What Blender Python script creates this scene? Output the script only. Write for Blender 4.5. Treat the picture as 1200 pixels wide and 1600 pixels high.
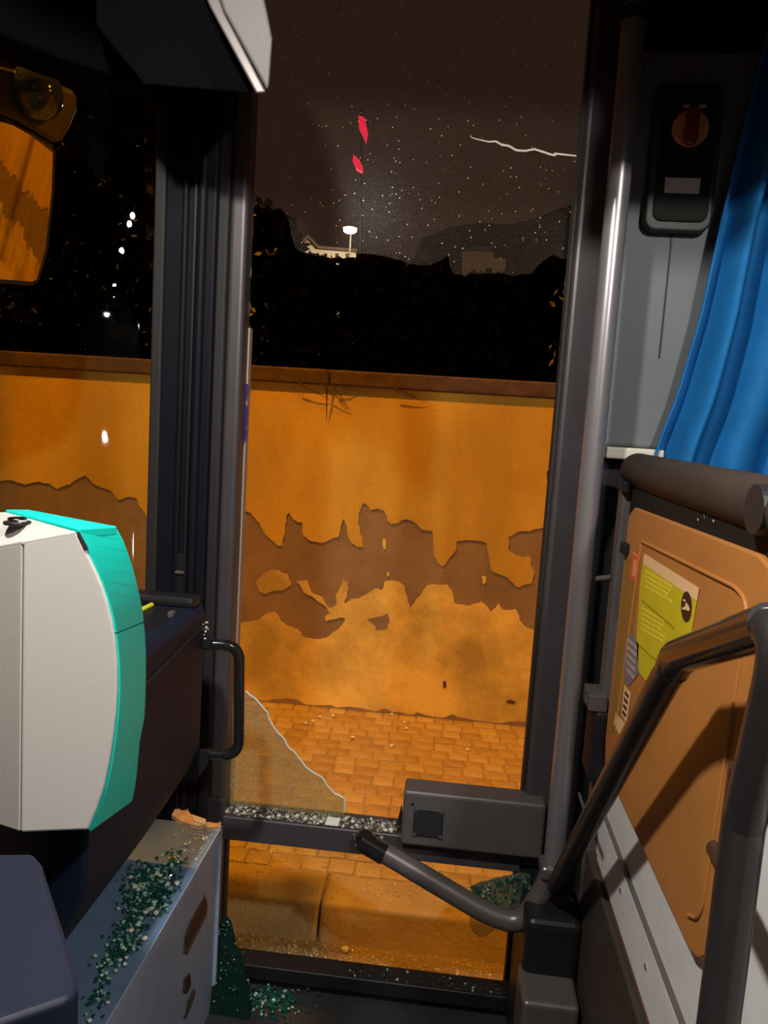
import bpy, bmesh, math, random
from mathutils import Vector, Matrix, noise
for o in list(bpy.data.objects): bpy.data.objects.remove(o, do_unlink=True)
SC = bpy.context.scene
COL = SC.collection
RND = random.Random(7)
rad = math.radians

# ---------------------------------------------------------------- camera
CAM = Vector((0, 0, 1.9)); FPX = 1200.0
ROT = Matrix.Rotation(rad(5), 3, 'Z') @ Matrix.Rotation(rad(83), 3, 'X') @ Matrix.Rotation(rad(3.6), 3, 'Z')
cd = bpy.data.cameras.new('camera'); cam = bpy.data.objects.new('camera', cd); COL.objects.link(cam)
cd.sensor_fit = 'VERTICAL'; cd.sensor_height = 32; cd.lens = 32 * FPX / 1600; cd.clip_start = .02; cd.clip_end = 400
cam.matrix_world = Matrix.Translation(CAM) @ ROT.to_4x4()
SC.camera = cam
SC.view_settings.view_transform = 'Standard'; SC.view_settings.look = 'None'
SC.view_settings.gamma = 1; SC.view_settings.use_curve_mapping = False; SC.view_settings.exposure = 0.0

# ---------------------------------------------------------------- night sky
W = bpy.data.worlds.new('night_sky'); SC.world = W; W.use_nodes = True
W.node_tree.nodes['Background'].inputs[0].default_value = (.024, .0125, .0085, 1)
W.node_tree.nodes['Background'].inputs[1].default_value = .85
SODIUM = (1, .36, .012); SODIUM_W = 2000.0
CABIN = (1, .92, .83); CABIN_W = 140.0; AISLE_W = 125.0

# real points from the photograph: ray through a pixel meets the plane the thing lies in
def ray(px, py): return ROT @ Vector(((px - 600) / FPX, -(py - 800) / FPX, -1))
def at(px, py, X=None, Y=None, Z=None):
    r = ray(px, py)
    t = X / r.x if X is not None else (Y / r.y if Y is not None else (Z - CAM.z) / r.z)
    return CAM + t * r
def at_plane(px, py, p, n):
    r = ray(px, py); return CAM + r * ((p - CAM).dot(n) / r.dot(n))

# ---------------------------------------------------------------- materials
def mat(name, col, rough=.5, metal=0., spec=.5, var=0., vscale=8., bump=0., bscale=60., emit=None, estr=1., stretch=None, col2=None, coat=0.):
    m = bpy.data.materials.new(name); m.use_nodes = True
    nt = m.node_tree; b = nt.nodes['Principled BSDF']
    b.inputs['Base Color'].default_value = (*col, 1); b.inputs['Roughness'].default_value = rough
    b.inputs['Metallic'].default_value = metal; b.inputs['Specular IOR Level'].default_value = spec
    b.inputs['Coat Weight'].default_value = coat
    tc = nt.nodes.new('ShaderNodeTexCoord'); mp = nt.nodes.new('ShaderNodeMapping')
    nt.links.new(tc.outputs['Object'], mp.inputs[0])
    if stretch: mp.inputs['Scale'].default_value = stretch
    if var or col2:
        n = nt.nodes.new('ShaderNodeTexNoise'); n.inputs['Scale'].default_value = vscale; n.inputs['Detail'].default_value = 6
        n.inputs['Roughness'].default_value = .62
        nt.links.new(mp.outputs[0], n.inputs['Vector'])
        r = nt.nodes.new('ShaderNodeValToRGB'); e = r.color_ramp.elements
        e[0].position = .36; e[1].position = .64
        c2 = col2 or tuple(c * (1 - var) for c in col)
        e[0].color = (*c2, 1); e[1].color = (*[min(1, c * (1 + var * .5)) for c in col], 1)
        nt.links.new(n.outputs['Fac'], r.inputs[0]); nt.links.new(r.outputs[0], b.inputs['Base Color'])
    if bump:
        n2 = nt.nodes.new('ShaderNodeTexNoise'); n2.inputs['Scale'].default_value = bscale; n2.inputs['Detail'].default_value = 4
        nt.links.new(tc.outputs['Object'], n2.inputs['Vector'])
        bp = nt.nodes.new('ShaderNodeBump'); bp.inputs['Strength'].default_value = bump; bp.inputs['Distance'].default_value = .01
        nt.links.new(n2.outputs['Fac'], bp.inputs['Height']); nt.links.new(bp.outputs[0], b.inputs['Normal'])
    if emit:
        b.inputs['Emission Color'].default_value = (*emit, 1); b.inputs['Emission Strength'].default_value = estr
    return m

def glass(name, tint, gloss=.05, rough=.03):
    m = bpy.data.materials.new(name); m.use_nodes = True; nt = m.node_tree; nt.nodes.clear()
    o = nt.nodes.new('ShaderNodeOutputMaterial'); mx = nt.nodes.new('ShaderNodeMixShader')
    t = nt.nodes.new('ShaderNodeBsdfTransparent'); g = nt.nodes.new('ShaderNodeBsdfGlossy')
    t.inputs[0].default_value = (*tint, 1); g.inputs['Roughness'].default_value = rough
    mx.inputs[0].default_value = gloss
    nt.links.new(t.outputs[0], mx.inputs[1]); nt.links.new(g.outputs[0], mx.inputs[2]); nt.links.new(mx.outputs[0], o.inputs[0])
    return m

def crazed(name, tint, body, amount, cell, line, spark=.965, line_w=.06):
    """tempered glass broken into small cells: clear cells, scattering cracks, a few glinting grains"""
    m = bpy.data.materials.new(name); m.use_nodes = True; nt = m.node_tree; nt.nodes.clear()
    N = nt.nodes.new; L = nt.links.new
    o = N('ShaderNodeOutputMaterial'); tc = N('ShaderNodeTexCoord')
    v = N('ShaderNodeTexVoronoi'); v.feature = 'DISTANCE_TO_EDGE'; v.inputs['Scale'].default_value = cell
    v2 = N('ShaderNodeTexVoronoi'); v2.inputs['Scale'].default_value = cell
    L(tc.outputs['Object'], v.inputs['Vector']); L(tc.outputs['Object'], v2.inputs['Vector'])
    lt = N('ShaderNodeMath'); lt.operation = 'LESS_THAN'; lt.inputs[1].default_value = line_w; L(v.outputs['Distance'], lt.inputs[0])
    ml = N('ShaderNodeMath'); ml.operation = 'MULTIPLY_ADD'; ml.inputs[1].default_value = line; ml.inputs[2].default_value = amount
    L(lt.outputs[0], ml.inputs[0])
    sep = N('ShaderNodeSeparateColor'); L(v2.outputs['Color'], sep.inputs[0])
    gt = N('ShaderNodeMath'); gt.operation = 'GREATER_THAN'; gt.inputs[1].default_value = spark; L(sep.outputs[0], gt.inputs[0])
    near = N('ShaderNodeMath'); near.operation = 'LESS_THAN'; near.inputs[1].default_value = .33; L(v2.outputs['Distance'], near.inputs[0])
    sp = N('ShaderNodeMath'); sp.operation = 'MULTIPLY'; L(gt.outputs[0], sp.inputs[0]); L(near.outputs[0], sp.inputs[1])
    mxm = N('ShaderNodeMath'); mxm.operation = 'MAXIMUM'; L(ml.outputs[0], mxm.inputs[0]); L(sp.outputs[0], mxm.inputs[1])
    tr = N('ShaderNodeBsdfTransparent'); tr.inputs[0].default_value = (*tint, 1)
    mixc = N('ShaderNodeMix'); mixc.data_type = 'RGBA'
    mixc.inputs[6].default_value = (*body, 1); mixc.inputs[7].default_value = (.85, .80, .68, 1); L(sp.outputs[0], mixc.inputs[0])
    df = N('ShaderNodeBsdfDiffuse'); tl = N('ShaderNodeBsdfTranslucent')
    L(mixc.outputs[2], df.inputs[0]); L(mixc.outputs[2], tl.inputs[0])
    a = N('ShaderNodeMixShader'); a.inputs[0].default_value = .6; L(df.outputs[0], a.inputs[1]); L(tl.outputs[0], a.inputs[2])
    g = N('ShaderNodeBsdfGlossy'); g.inputs['Roughness'].default_value = .25
    a2 = N('ShaderNodeMixShader'); a2.inputs[0].default_value = .02; L(a.outputs[0], a2.inputs[1]); L(g.outputs[0], a2.inputs[2])
    mx = N('ShaderNodeMixShader'); L(mxm.outputs[0], mx.inputs[0]); L(tr.outputs[0], mx.inputs[1]); L(a2.outputs[0], mx.inputs[2])
    L(mx.outputs[0], o.inputs[0])
    return m

def chip_mat(name, lo, hi, rough=.12):
    m = mat(name, lo, rough, spec=.8); nt = m.node_tree; b = nt.nodes['Principled BSDF']
    g = nt.nodes.new('ShaderNodeNewGeometry'); r = nt.nodes.new('ShaderNodeValToRGB'); e = r.color_ramp.elements
    e[0].color = (*lo, 1); e[1].color = (*hi, 1); e[0].position = .70; e[1].position = 1.0
    nt.links.new(g.outputs['Random Per Island'], r.inputs[0]); nt.links.new(r.outputs[0], b.inputs['Base Color'])
    return m

M = dict(
    paint=mat('ochre_wall_paint', (.68, .42, .045), .85, var=.22, vscale=1.7, bump=.25, bscale=45, stretch=(1, 1, .45)),
    paint_low=mat('ochre_wall_paint_low', (.80, .57, .12), .85, var=.42, vscale=2.2, bump=.35, bscale=30),
    render=mat('bare_brown_render', (.29, .20, .10), .95, var=.16, vscale=5, bump=.3, bscale=80),
    coping=mat('coping_stone', (.10, .06, .045), .9, var=.3, vscale=9, bump=.4),
    sett=mat('stone_sett', (.44, .31, .11), .8, var=.2, vscale=6, bump=.5, bscale=50),
    sett2=mat('stone_sett_pale', (.49, .36, .14), .8, var=.2, vscale=6, bump=.5, bscale=50),
    sett3=mat('stone_sett_dark', (.39, .265, .09), .85, var=.25, vscale=6, bump=.5, bscale=50),
    mortar=mat('sett_joint', (.40, .28, .10), .95, var=.3, vscale=20, bump=.5),
    kerb=mat('kerb_stone', (.44, .32, .14), .85, var=.18, vscale=5, bump=.4),
    road=mat('asphalt', (.30, .21, .09), .9, var=.3, vscale=60, bump=.6, bscale=150),
    leaf=mat('leaf_painted_unlit', (.002, .002, .002), 1, spec=0),  # near-black leaf colour holds the shade of unlit foliage
    leaf_lit=mat('leaf_painted_lit', (.19, .18, .11), .5, spec=.2, var=.5, vscale=3),  # leaf colour raised to imitate leaves caught by lamplight
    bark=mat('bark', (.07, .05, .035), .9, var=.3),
    hill=mat('hill', (.02, .016, .012), 1),
    facade=mat('far_facade', (.5, .42, .32), .9, var=.1),
    dark=mat('black_plastic', (.012, .012, .015), .45, spec=.3, bump=.05, bscale=200),
    header=mat('header_plastic', (.002, .002, .003), 1, spec=.03),
    rubber=mat('black_rubber', (.010, .010, .011), .7),
    stile=mat('door_profile', (.075, .066, .075), .42, metal=.25, var=.12, vscale=5),
    stilelip=mat('door_profile_outer', (.35, .28, .24), .5),
    pillar=mat('pillar_profile', (.009, .009, .014), .5, spec=.1, var=.15, vscale=3, stretch=(1, 1, .2)),
    pole=mat('grey_metal_pole', (.30, .29, .31), .30, metal=.55, var=.08, vscale=6, stretch=(1, 1, .2)),
    greymetal=mat('grey_painted_metal', (.115, .105, .108), .40, metal=.2, var=.12, vscale=6),
    tube=mat('dark_tube', (.13, .115, .115), .34, metal=.3, var=.12, vscale=7),
    black_gloss=mat('black_gloss', (.012, .012, .013), .13, spec=.7),
    rail=mat('black_rail', (.022, .02, .021), .3, spec=.35, var=.1),
    bracket=mat('light_grey_plastic', (.078, .072, .075), .6, bump=.08, bscale=120),
    white=mat('white_plastic', (.49, .48, .46), .38, bump=.02, bscale=150),
    green=mat('green_plastic', (.006, .56, .47), .5, spec=.25),
    lock=mat('chrome', (.8, .8, .8), .15, metal=1),
    yellow=mat('yellow_plastic', (.8, .72, .03), .4),
    console=mat('console_plastic', (.006, .012, .030), .6, spec=.3, bump=.12, bscale=250),
    ledge=mat('ledge_bluegrey', (.115, .19, .31), .5, var=.12, vscale=7, bump=.05, bscale=90),
    ledgeside=mat('ledge_side_grey', (.27, .34, .47), .55, var=.12, vscale=6),
    beige=mat('torn_beige_foam', (.58, .43, .30), .9, var=.25, vscale=30, bump=.5),
    slot=mat('slot_brown', (.03, .018, .013), .6),
    tray=mat('navy_tray', (.011, .014, .030), .45, spec=.2, var=.15, vscale=3),
    pillarpanel=mat('grey_pillar_panel', (.125, .145, .155), .6, var=.06, vscale=4, bump=.06, bscale=200),
    ledgewhite=mat('pale_ledge', (.62, .6, .52), .5),
    unit=mat('unit_black', (.018, .019, .022), .5),
    knob=mat('red_knob', (.19, .025, .012), .35),
    knob2=mat('orange_knob_disc', (.62, .22, .09), .35),
    labelw=mat('white_label', (.62, .52, .55), .5),
    curtain=mat('blue_curtain', (.007, .14, .40), .75, spec=.25, var=.12, vscale=8, bump=.15, bscale=300),
    roll=mat('padded_roll', (.05, .036, .029), .65, spec=.3, var=.15, vscale=8, bump=.06, bscale=200),
    board=mat('dark_board', (.010, .011, .010), .7, spec=.2),
    brown=mat('brown_panel', (.50, .205, .05), .48, var=.10, vscale=4, bump=.05, bscale=160),
    brownrim=mat('brown_panel_rim', (.10, .055, .03), .5),
    greypanel=mat('pale_grey_panel', (.78, .80, .80), .6, var=.08, vscale=7),
    trimgrey=mat('grey_trim_strip', (.82, .83, .84), .45, var=.06, vscale=9),
    orangerim=mat('rust_edge', (.22, .09, .05), .6),
    riser=mat('riser_brown', (.05, .038, .034), .55, var=.15),
    poster=mat('yellow_green_poster', (.68, .58, .015), .5, var=.06, vscale=10),
    poster_text=mat('poster_pale_print', (.88, .72, .06), .5),
    poster_line=mat('poster_dark_line', (.40, .33, .01), .5),
    peach=mat('peach_paper', (.95, .62, .33), .5),
    red=mat('red_sticker', (.80, .14, .05), .5),
    redpale=mat('red_sticker_print', (.9, .38, .2), .5),
    bluegrey=mat('bluegrey_sticker', (.20, .19, .26), .5),
    greyprint=mat('pale_grey_print', (.50, .40, .34), .5),
    oval=mat('dark_oval', (.035, .014, .01), .5),
    film=mat('yellowed_film', (.36, .20, .035), .4),
    floor=mat('bus_floor', (.022, .022, .026), .6, var=.2, vscale=20),
    ceiling=mat('bus_ceiling', (.06, .06, .06), .8),
    body=mat('bus_body', (.35, .28, .24), .35),
    mirror=mat('mirror_silver', (.85, .8, .75), .02, metal=1),
    mirror_case=mat('mirror_case', (.06, .034, .024), .45),
    dome=mat('dark_dome', (.03, .035, .03), .08, spec=.9),
    lamp_glow=mat('lamp_glow', (1, 1, 1), .5, emit=(1, .96, .85), estr=14),
    sodium_glow=mat('sodium_glow', (1, .6, .2), .5, emit=(1, .62, .2), estr=30),
    neon=mat('neon_red', (.8, .02, .06), .5, emit=(1, .015, .07), estr=.75),
    steel=mat('galvanised_steel', (.3, .28, .25), .5, metal=.6),
    clear=glass('clear_pane', (.93, .95, .93), .035),
    windshield=glass('tinted_windshield', (.86, .88, .84), .004),
    crazed=crazed('crazed_glass', (.95, .95, .93), (.75, .60, .45), .008, 200, .05, .988),
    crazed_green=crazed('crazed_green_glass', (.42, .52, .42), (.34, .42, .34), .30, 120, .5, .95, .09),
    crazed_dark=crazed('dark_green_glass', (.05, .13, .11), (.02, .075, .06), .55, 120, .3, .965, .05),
    crazed_shard=crazed('pale_crazed_shard', (.88, .86, .56), (.70, .74, .48), .20, 150, .32, .972, .08),
    edgeglass=mat('glass_edge', (.70, .72, .62), .25, spec=.8),
    darkshard=mat('dark_shard', (.012, .010, .012), .4),
    purpleshard=mat('purple_shard', (.03, .02, .16), .3),
    chip=chip_mat('glass_chip', (.008, .075, .058), (.45, .72, .62)),
    chip_pale=chip_mat('glass_chip_pale', (.30, .29, .24), (.95, .93, .85)),
    chip_road=chip_mat('glass_chip_road', (.55, .48, .28), (1, .98, .85), .08),
    crack=mat('crack_line', (.80, .76, .70), .5),
)

# ---------------------------------------------------------------- builders
OFF = {}
def link(o, parent=None):
    COL.objects.link(o)
    if parent is not None:
        o.parent = parent; o.matrix_parent_inverse = Matrix.Translation(-OFF.get(parent.name, Vector()))
    return o
def tag(o, label, cat, group=None, kind=None):
    o['label'] = label; o['category'] = cat
    if group: o['group'] = group
    if kind: o['kind'] = kind
    return o
def struct(o, label=None, cat=None):
    o['kind'] = 'structure'
    if label: o['label'] = label; o['category'] = cat
    return o
def thing(name, loc, label, cat, group=None):
    o = bpy.data.objects.new(name, None); o.empty_display_size = .05; o.location = loc
    link(o); OFF[o.name] = Vector(loc); return tag(o, label, cat, group)
def obj(name, verts, faces, m, parent=None, smooth=False, bevel=0., tri=False, recalc=True):
    me = bpy.data.meshes.new(name); me.from_pydata([tuple(v) for v in verts], [], faces)
    bm = bmesh.new(); bm.from_mesh(me)
    if recalc: bmesh.ops.recalc_face_normals(bm, faces=bm.faces)
    if tri: bmesh.ops.triangulate(bm, faces=[f for f in bm.faces if len(f.verts) > 4])
    bm.to_mesh(me); bm.free()
    if smooth:
        for p in me.polygons: p.use_smooth = True
    me.materials.append(M[m] if isinstance(m, str) else m)
    o = bpy.data.objects.new(name, me); link(o, parent)
    if bevel:
        b = o.modifiers.new('bevel', 'BEVEL'); b.width = bevel; b.segments = 3; b.limit_method = 'ANGLE'; b.angle_limit = rad(35)
    return o
def loft(name, A, B, m, parent=None, **k):
    n = len(A); f = [tuple(range(n)), tuple(range(2 * n - 1, n - 1, -1))]
    f += [(i, (i + 1) % n, n + (i + 1) % n, n + i) for i in range(n)]
    return obj(name, list(A) + list(B), f, m, parent, **k)
def box(name, x0, x1, y0, y1, z0, z1, m, parent=None, bevel=.004, **k):
    return loft(name, [(x0, y0, z0), (x1, y0, z0), (x1, y1, z0), (x0, y1, z0)], [(x0, y0, z1), (x1, y0, z1), (x1, y1, z1), (x0, y1, z1)], m, parent, bevel=bevel, **k)
def prism(name, pts, d, m, parent=None, **k):
    d = Vector(d); return loft(name, pts, [Vector(p) + d for p in pts], m, parent, **k)
def fillet(pts, r, n=6):
    pts = [Vector(p) for p in pts]; out = [pts[0]]
    for i in range(1, len(pts) - 1):
        p = pts[i]; a = (pts[i - 1] - p); b = (pts[i + 1] - p)
        d = min(r, a.length * .48, b.length * .48); a = p + a.normalized() * d; b = p + b.normalized() * d
        for j in range(n + 1):
            t = j / n; out.append(a * (1 - t) ** 2 + p * 2 * t * (1 - t) + b * t * t)
    return out + [pts[-1]]
def tube(name, pts, r, m, parent=None, seg=14, caps=True):
    pts = [Vector(p) for p in pts]; n = len(pts); V = []; F = []
    rr = r if isinstance(r, (list, tuple)) else [r] * n
    t = (pts[1] - pts[0]).normalized(); u = t.orthogonal().normalized()
    for i, p in enumerate(pts):
        a = pts[max(0, i - 1)]; b = pts[min(n - 1, i + 1)]; t = (b - a).normalized()
        u = (u - t * u.dot(t)).normalized(); w = t.cross(u)
        for k in range(seg):
            an = 2 * math.pi * k / seg; V.append(p + (u * math.cos(an) + w * math.sin(an)) * rr[i])
    for i in range(n - 1):
        for k in range(seg):
            F.append((i * seg + k, i * seg + (k + 1) % seg, (i + 1) * seg + (k + 1) % seg, (i + 1) * seg + k))
    if caps: F += [tuple(range(seg)), tuple(range((n - 1) * seg, n * seg))]
    o = obj(name, V, F, m, parent, smooth=True)
    if caps:
        e = o.modifiers.new('edges', 'EDGE_SPLIT'); e.split_angle = rad(50)
    return o
def ball(name, c, r, m, parent=None, sc=(1, 1, 1), sub=3):
    me = bpy.data.meshes.new(name); bm = bmesh.new(); bmesh.ops.create_icosphere(bm, subdivisions=sub, radius=1)
    for v in bm.verts: v.co = Vector(c) + Vector((v.co.x * r * sc[0], v.co.y * r * sc[1], v.co.z * r * sc[2]))
    bm.to_mesh(me); bm.free()
    for p in me.polygons: p.use_smooth = True
    me.materials.append(M[m]); return link(bpy.data.objects.new(name, me), parent)
def disc(name, c, n, r, th, m, parent=None, seg=28, bevel=.001, squash=1., up=(0, 0, 1)):
    n = Vector(n).normalized(); w = (Vector(up) - n * Vector(up).dot(n)).normalized(); u = n.cross(w); c = Vector(c)
    A = [c + u * math.cos(2 * math.pi * k / seg) * r * squash + w * math.sin(2 * math.pi * k / seg) * r for k in range(seg)]
    return loft(name, A, [p + n * th for p in A], m, parent, bevel=bevel)
def jag(pts, amp, lev, rnd):
    for _ in range(lev):
        out = []
        for a, b in zip(pts, pts[1:]):
            dx, dy = b[0] - a[0], b[1] - a[1]; k = rnd.uniform(-amp, amp)
            out += [a, ((a[0] + b[0]) / 2 - dy * k, (a[1] + b[1]) / 2 + dx * k)]
        pts = out + [pts[-1]]
    return pts
def chips(name, spots, size, m, parent=None, flat=.6, rnd=None):
    """many small splinters in one mesh; spots are (x, y, z)"""
    rnd = rnd or RND; V = []; F = []
    for (x, y, z) in spots:
        s = size * rnd.uniform(.5, 1.4); b = len(V); a0 = rnd.uniform(0, 6.28); k = rnd.choice((3, 4, 4, 5))
        tilt = Matrix.Rotation(rnd.uniform(-.5, .5), 3, 'X') @ Matrix.Rotation(rnd.uniform(-.5, .5), 3, 'Y')
        ring = [Vector((math.cos(a0 + 6.283 * i / k) * s * rnd.uniform(.6, 1), math.sin(a0 + 6.283 * i / k) * s * rnd.uniform(.6, 1), 0)) for i in range(k)]
        for h in (0, s * flat * 1.2):
            for p in ring: V.append(Vector((x, y, z)) + tilt @ (p * (1 if h == 0 else .8) + Vector((0, 0, h))))
        F += [tuple(range(b, b + k)), tuple(range(b + 2 * k - 1, b + k - 1, -1))]
        F += [(b + i, b + (i + 1) % k, b + k + (i + 1) % k, b + k + i) for i in range(k)]
    return obj(name, V, F, m, parent)

# ================================================================ OUTSIDE: road, kerb, pavement, wall
YW = 4.48; ZP = .12
struct(box('road', -40, 60, -40, 2.64, -.1, 0, 'road', bevel=0), 'gritty asphalt gutter littered with glass', 'road')
kerb = struct(box('kerb', -40, 60, 2.63, 2.79, -.1, .105, 'mortar', bevel=0), 'pale stone kerb at the edge of the pavement', 'kerb')
xj = at(503, 1400, Y=2.63).x
kx = xj - 8
while kx < xj + 12:
    a_, b_ = kx + .004, kx + .996; q_ = [(2.530, -.05), (2.605, ZP), (2.795, ZP), (2.795, -.05)]
    loft('kerb_stone', [(a_, y, z) for y, z in q_], [(b_, y, z) for y, z in q_], 'kerb', kerb, bevel=.014); kx += 1.0
side = struct(box('sidewalk', -40, 60, 2.79, YW + .3, -.1, ZP - .005, 'mortar', bevel=0), 'stone sett pavement along the ochre wall', 'pavement')
# setts: the visible ones are separate stones, the rest one mesh
SM = []
def sett_mesh(w, d, h, m, i):
    r = random.Random(i); me = bpy.data.meshes.new('sett')
    bm = bmesh.new(); c = .004
    ring = [(-w / 2 + r.uniform(0, .005), -d / 2 + r.uniform(0, .005)), (w / 2 - r.uniform(0, .005), -d / 2 + r.uniform(0, .005)), (w / 2 - r.uniform(0, .005), d / 2 - r.uniform(0, .005)), (-w / 2 + r.uniform(0, .005), d / 2 - r.uniform(0, .005))]
    lv = []
    for z, k in ((-h, 0), (-c * .7, 0), (0, c)):
        lv.append([bm.verts.new((x - math.copysign(k, x), y - math.copysign(k, y), z + (r.uniform(-.0008, .0008) if z == 0 else 0))) for x, y in ring])
    for a, b in zip(lv, lv[1:]):
        for i_ in range(4): bm.faces.new((a[i_], a[(i_ + 1) % 4], b[(i_ + 1) % 4], b[i_]))
    bm.faces.new(lv[2]); bmesh.ops.recalc_face_normals(bm, faces=bm.faces); bm.to_mesh(me); bm.free(); me.materials.append(M[m]); return me
for i in range(8): SM.append(sett_mesh((.095, .115, .105, .125)[i % 4], .092, .03, ('sett', 'sett', 'sett2', 'sett3')[(i * 3) % 4], i))
rr = random.Random(3); allsett = []
row = 0; y = 2.80
while y < YW - .04:
    x = -3.2 + rr.uniform(0, .1)
    while x < 3:
        i = rr.randrange(8); w = (.095, .115, .105, .125)[i % 4]
        allsett.append((x + w / 2, y + .046, i)); x += w + .002
    y += .094; row += 1
def vis(x, y): return (-.29 * y - .03 < x < .135 * y + .06)
order = sorted(allsett, key=lambda s: (not vis(s[0], s[1]), s[1]))
for n, (x, y, i) in enumerate(order[:300]):
    o = bpy.data.objects.new('sett', SM[i]); o.location = (x, y, ZP + rr.uniform(-.0015, .002)); o.rotation_euler = (rr.uniform(-.008, .008), rr.uniform(-.008, .008), rr.uniform(-.02, .02)); link(o, side)
V = []; F = []
for (x, y, i) in order[300:]:
    me = SM[i]; b = len(V); V += [v.co + Vector((x, y, ZP)) for v in me.vertices]; F += [tuple(b + k for k in p.vertices) for p in me.polygons]
o = obj('sett_field', V, F, 'sett', side); o['kind'] = 'stuff'

struct(box('ground_garden', -60, 140, YW + .25, 130, -.1, 0, 'hill', bevel=0))
# boundary wall
wall = struct(box('wall_boundary', -14, 40, YW, YW + .25, -.1, 2.13, 'render', bevel=0), 'peeling ochre painted boundary wall', 'wall')
box('coping', -14, 40, YW - .035, YW + .30, 2.065, 2.155, 'coping', wall, bevel=.012)
C1 = lambda L: [(360 + x / 2.222, 560 + y / 2.222) for x, y in L]
up = [(-70, 560), (0, 520), (35, 525), (70, 535), (100, 570), (120, 610), (150, 635), (165, 650), (182, 648), (190, 590), (195, 545), (205, 535), (220, 560), (250, 570), (255, 615), (285, 635), (330, 637), (375, 620), (385, 575), (395, 555), (405, 600), (420, 640), (440, 655), (460, 655), (450, 600), (445, 540), (458, 505), (470, 503), (485, 525), (510, 520), (535, 530), (545, 560), (555, 575), (580, 572), (610, 558), (640, 570), (665, 595), (700, 598), (705, 640), (708, 690), (735, 722), (755, 700), (780, 670), (785, 635), (820, 630), (890, 640), (900, 700), (910, 740), (960, 760), (1000, 795), (1045, 780), (1055, 740), (1040, 690), (1000, 685), (965, 665), (965, 620), (990, 605), (1040, 600), (1080, 588), (1130, 585)]
lo = [(-70, 935), (0, 925), (25, 920), (60, 915), (100, 905), (130, 885), (155, 880), (175, 910), (200, 930), (235, 940), (250, 965), (300, 975), (340, 965), (375, 940), (400, 905), (393, 899), (332, 912), (328, 895), (345, 885), (330, 860), (300, 840), (260, 815), (245, 790), (228, 775), (265, 770), (280, 810), (320, 830), (345, 867), (370, 850), (365, 820), (390, 770), (410, 775), (410, 800), (395, 852), (420, 835), (470, 820), (500, 800), (525, 805), (535, 775), (560, 770), (605, 790), (615, 840), (625, 868), (650, 830), (680, 790), (755, 785), (775, 820), (778, 850), (820, 860), (870, 845), (895, 865), (905, 880), (930, 850), (950, 875), (990, 870), (1005, 910), (1030, 935), (1065, 955), (1130, 965)]
left_up = [(-60, 752), (0, 752), (40, 757), (62, 752), (90, 764), (110, 757), (135, 743), (155, 760), (172, 766), (185, 781), (196, 777), (214, 779), (222, 795), (238, 822), (262, 840), (300, 812)]
left_lo = [(-60, 985), (60, 975), (160, 990), (260, 970), (300, 985)]
def on_wall(L): return [(p.x, p.z) for p in (at(x, y, Y=YW) for x, y in L)]
def wander(x0, x1, z, amp, rnd):
    out = []; x = x0
    while x < x1: out.append((x, z + rnd.uniform(-amp, amp))); x += rnd.uniform(.08, .22)
    return out
rw = random.Random(11)
bu = on_wall(left_up) + on_wall(C1(up)); bl = on_wall(left_lo) + on_wall(C1(lo))
bu = jag(wander(-13.9, bu[0][0] - .1, 1.36, .09, rw) + bu + wander(bu[-1][0] + .1, 24, 1.30, .08, rw), .10, 2, rw)
bl = jag(wander(-13.9, bl[0][0] - .1, .62, .10, rw) + bl + wander(bl[-1][0] + .1, 24, .72, .12, rw), .10, 2, rw)
T = .007
def wallpoly(name, pts, m, th=T): return prism(name, [(x, YW - th, z) for x, z in pts], (0, th - .0005, 0), m, wall, tri=True)
wallpoly('paint_layer', [(-13.9, 2.08)] + bu + [(24, 2.08)], 'paint')
wallpoly('paint_layer', [(-13.9, .1)] + bl + [(24, .1)], 'paint_low')
box('paint_layer', 24, 39.9, YW - T, YW, .1, 2.08, 'paint', wall, bevel=0)
isl = [[(90, 775), (120, 745), (165, 735), (200, 750), (212, 785), (180, 805), (120, 818), (100, 805)], [(530, 625), (541, 630), (540, 660), (532, 662)], [(543, 745), (552, 742), (553, 755), (545, 757)], [(872, 755), (886, 757), (884, 782), (876, 780)]]
for L in isl: wallpoly('paint_flake', jag(on_wall(C1(L + L[:1])), .12, 1, rw)[:-1], 'paint_low')
wallpoly('bare_patch', jag(on_wall(C1([(475, 902), (515, 895), (545, 885), (553, 910), (545, 935), (505, 940), (500, 920), (475, 902)])), .1, 1, rw)[:-1], 'render', T + .004)
wallpoly('bare_patch', on_wall(C1([(738, 1120), (748, 1118), (750, 1140), (740, 1145)])), 'coping', T + .003)
wallpoly('bare_patch', jag(on_wall(C1([(955, 1190), (970, 1182), (990, 1190), (985, 1200), (965, 1196), (955, 1190)])), .1, 1, rw)[:-1], 'coping', T + .003)
# moss and crumbled base line
rb = random.Random(5); x = -3; pts = []
while x < 2.5: pts.append((x, ZP + .008 + max(0, rb.gauss(.006, .010)))); x += rb.uniform(.03, .09)
wallpoly('crumbled_base', [(-3, ZP - .01)] + pts + [(x, ZP - .01)], 'render', T + .003)

# thin dark strips modelled in place of branch shadows and a water stain
fr = thing('branch_shadow', tuple(at(520, 580, Y=YW - .05)), 'thin dark streaks shaped as branch shadows and a water stain below the coping', 'shadow streaks')
def streak(a, b, w, name='shadow_streak'):
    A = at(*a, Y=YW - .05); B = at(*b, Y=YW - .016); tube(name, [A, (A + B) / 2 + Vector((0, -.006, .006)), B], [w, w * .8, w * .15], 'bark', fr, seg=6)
streak((512, 577), (510, 660), .006, 'stem')  # upright streak drawn for the water stain, no plant part
for a, b in (((463, 596), (520, 628)), ((508, 605), (552, 644)), ((520, 600), (545, 640)), ((615, 606), (668, 630)), ((520, 598), (558, 612))): streak(a, b, .0035)

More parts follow.
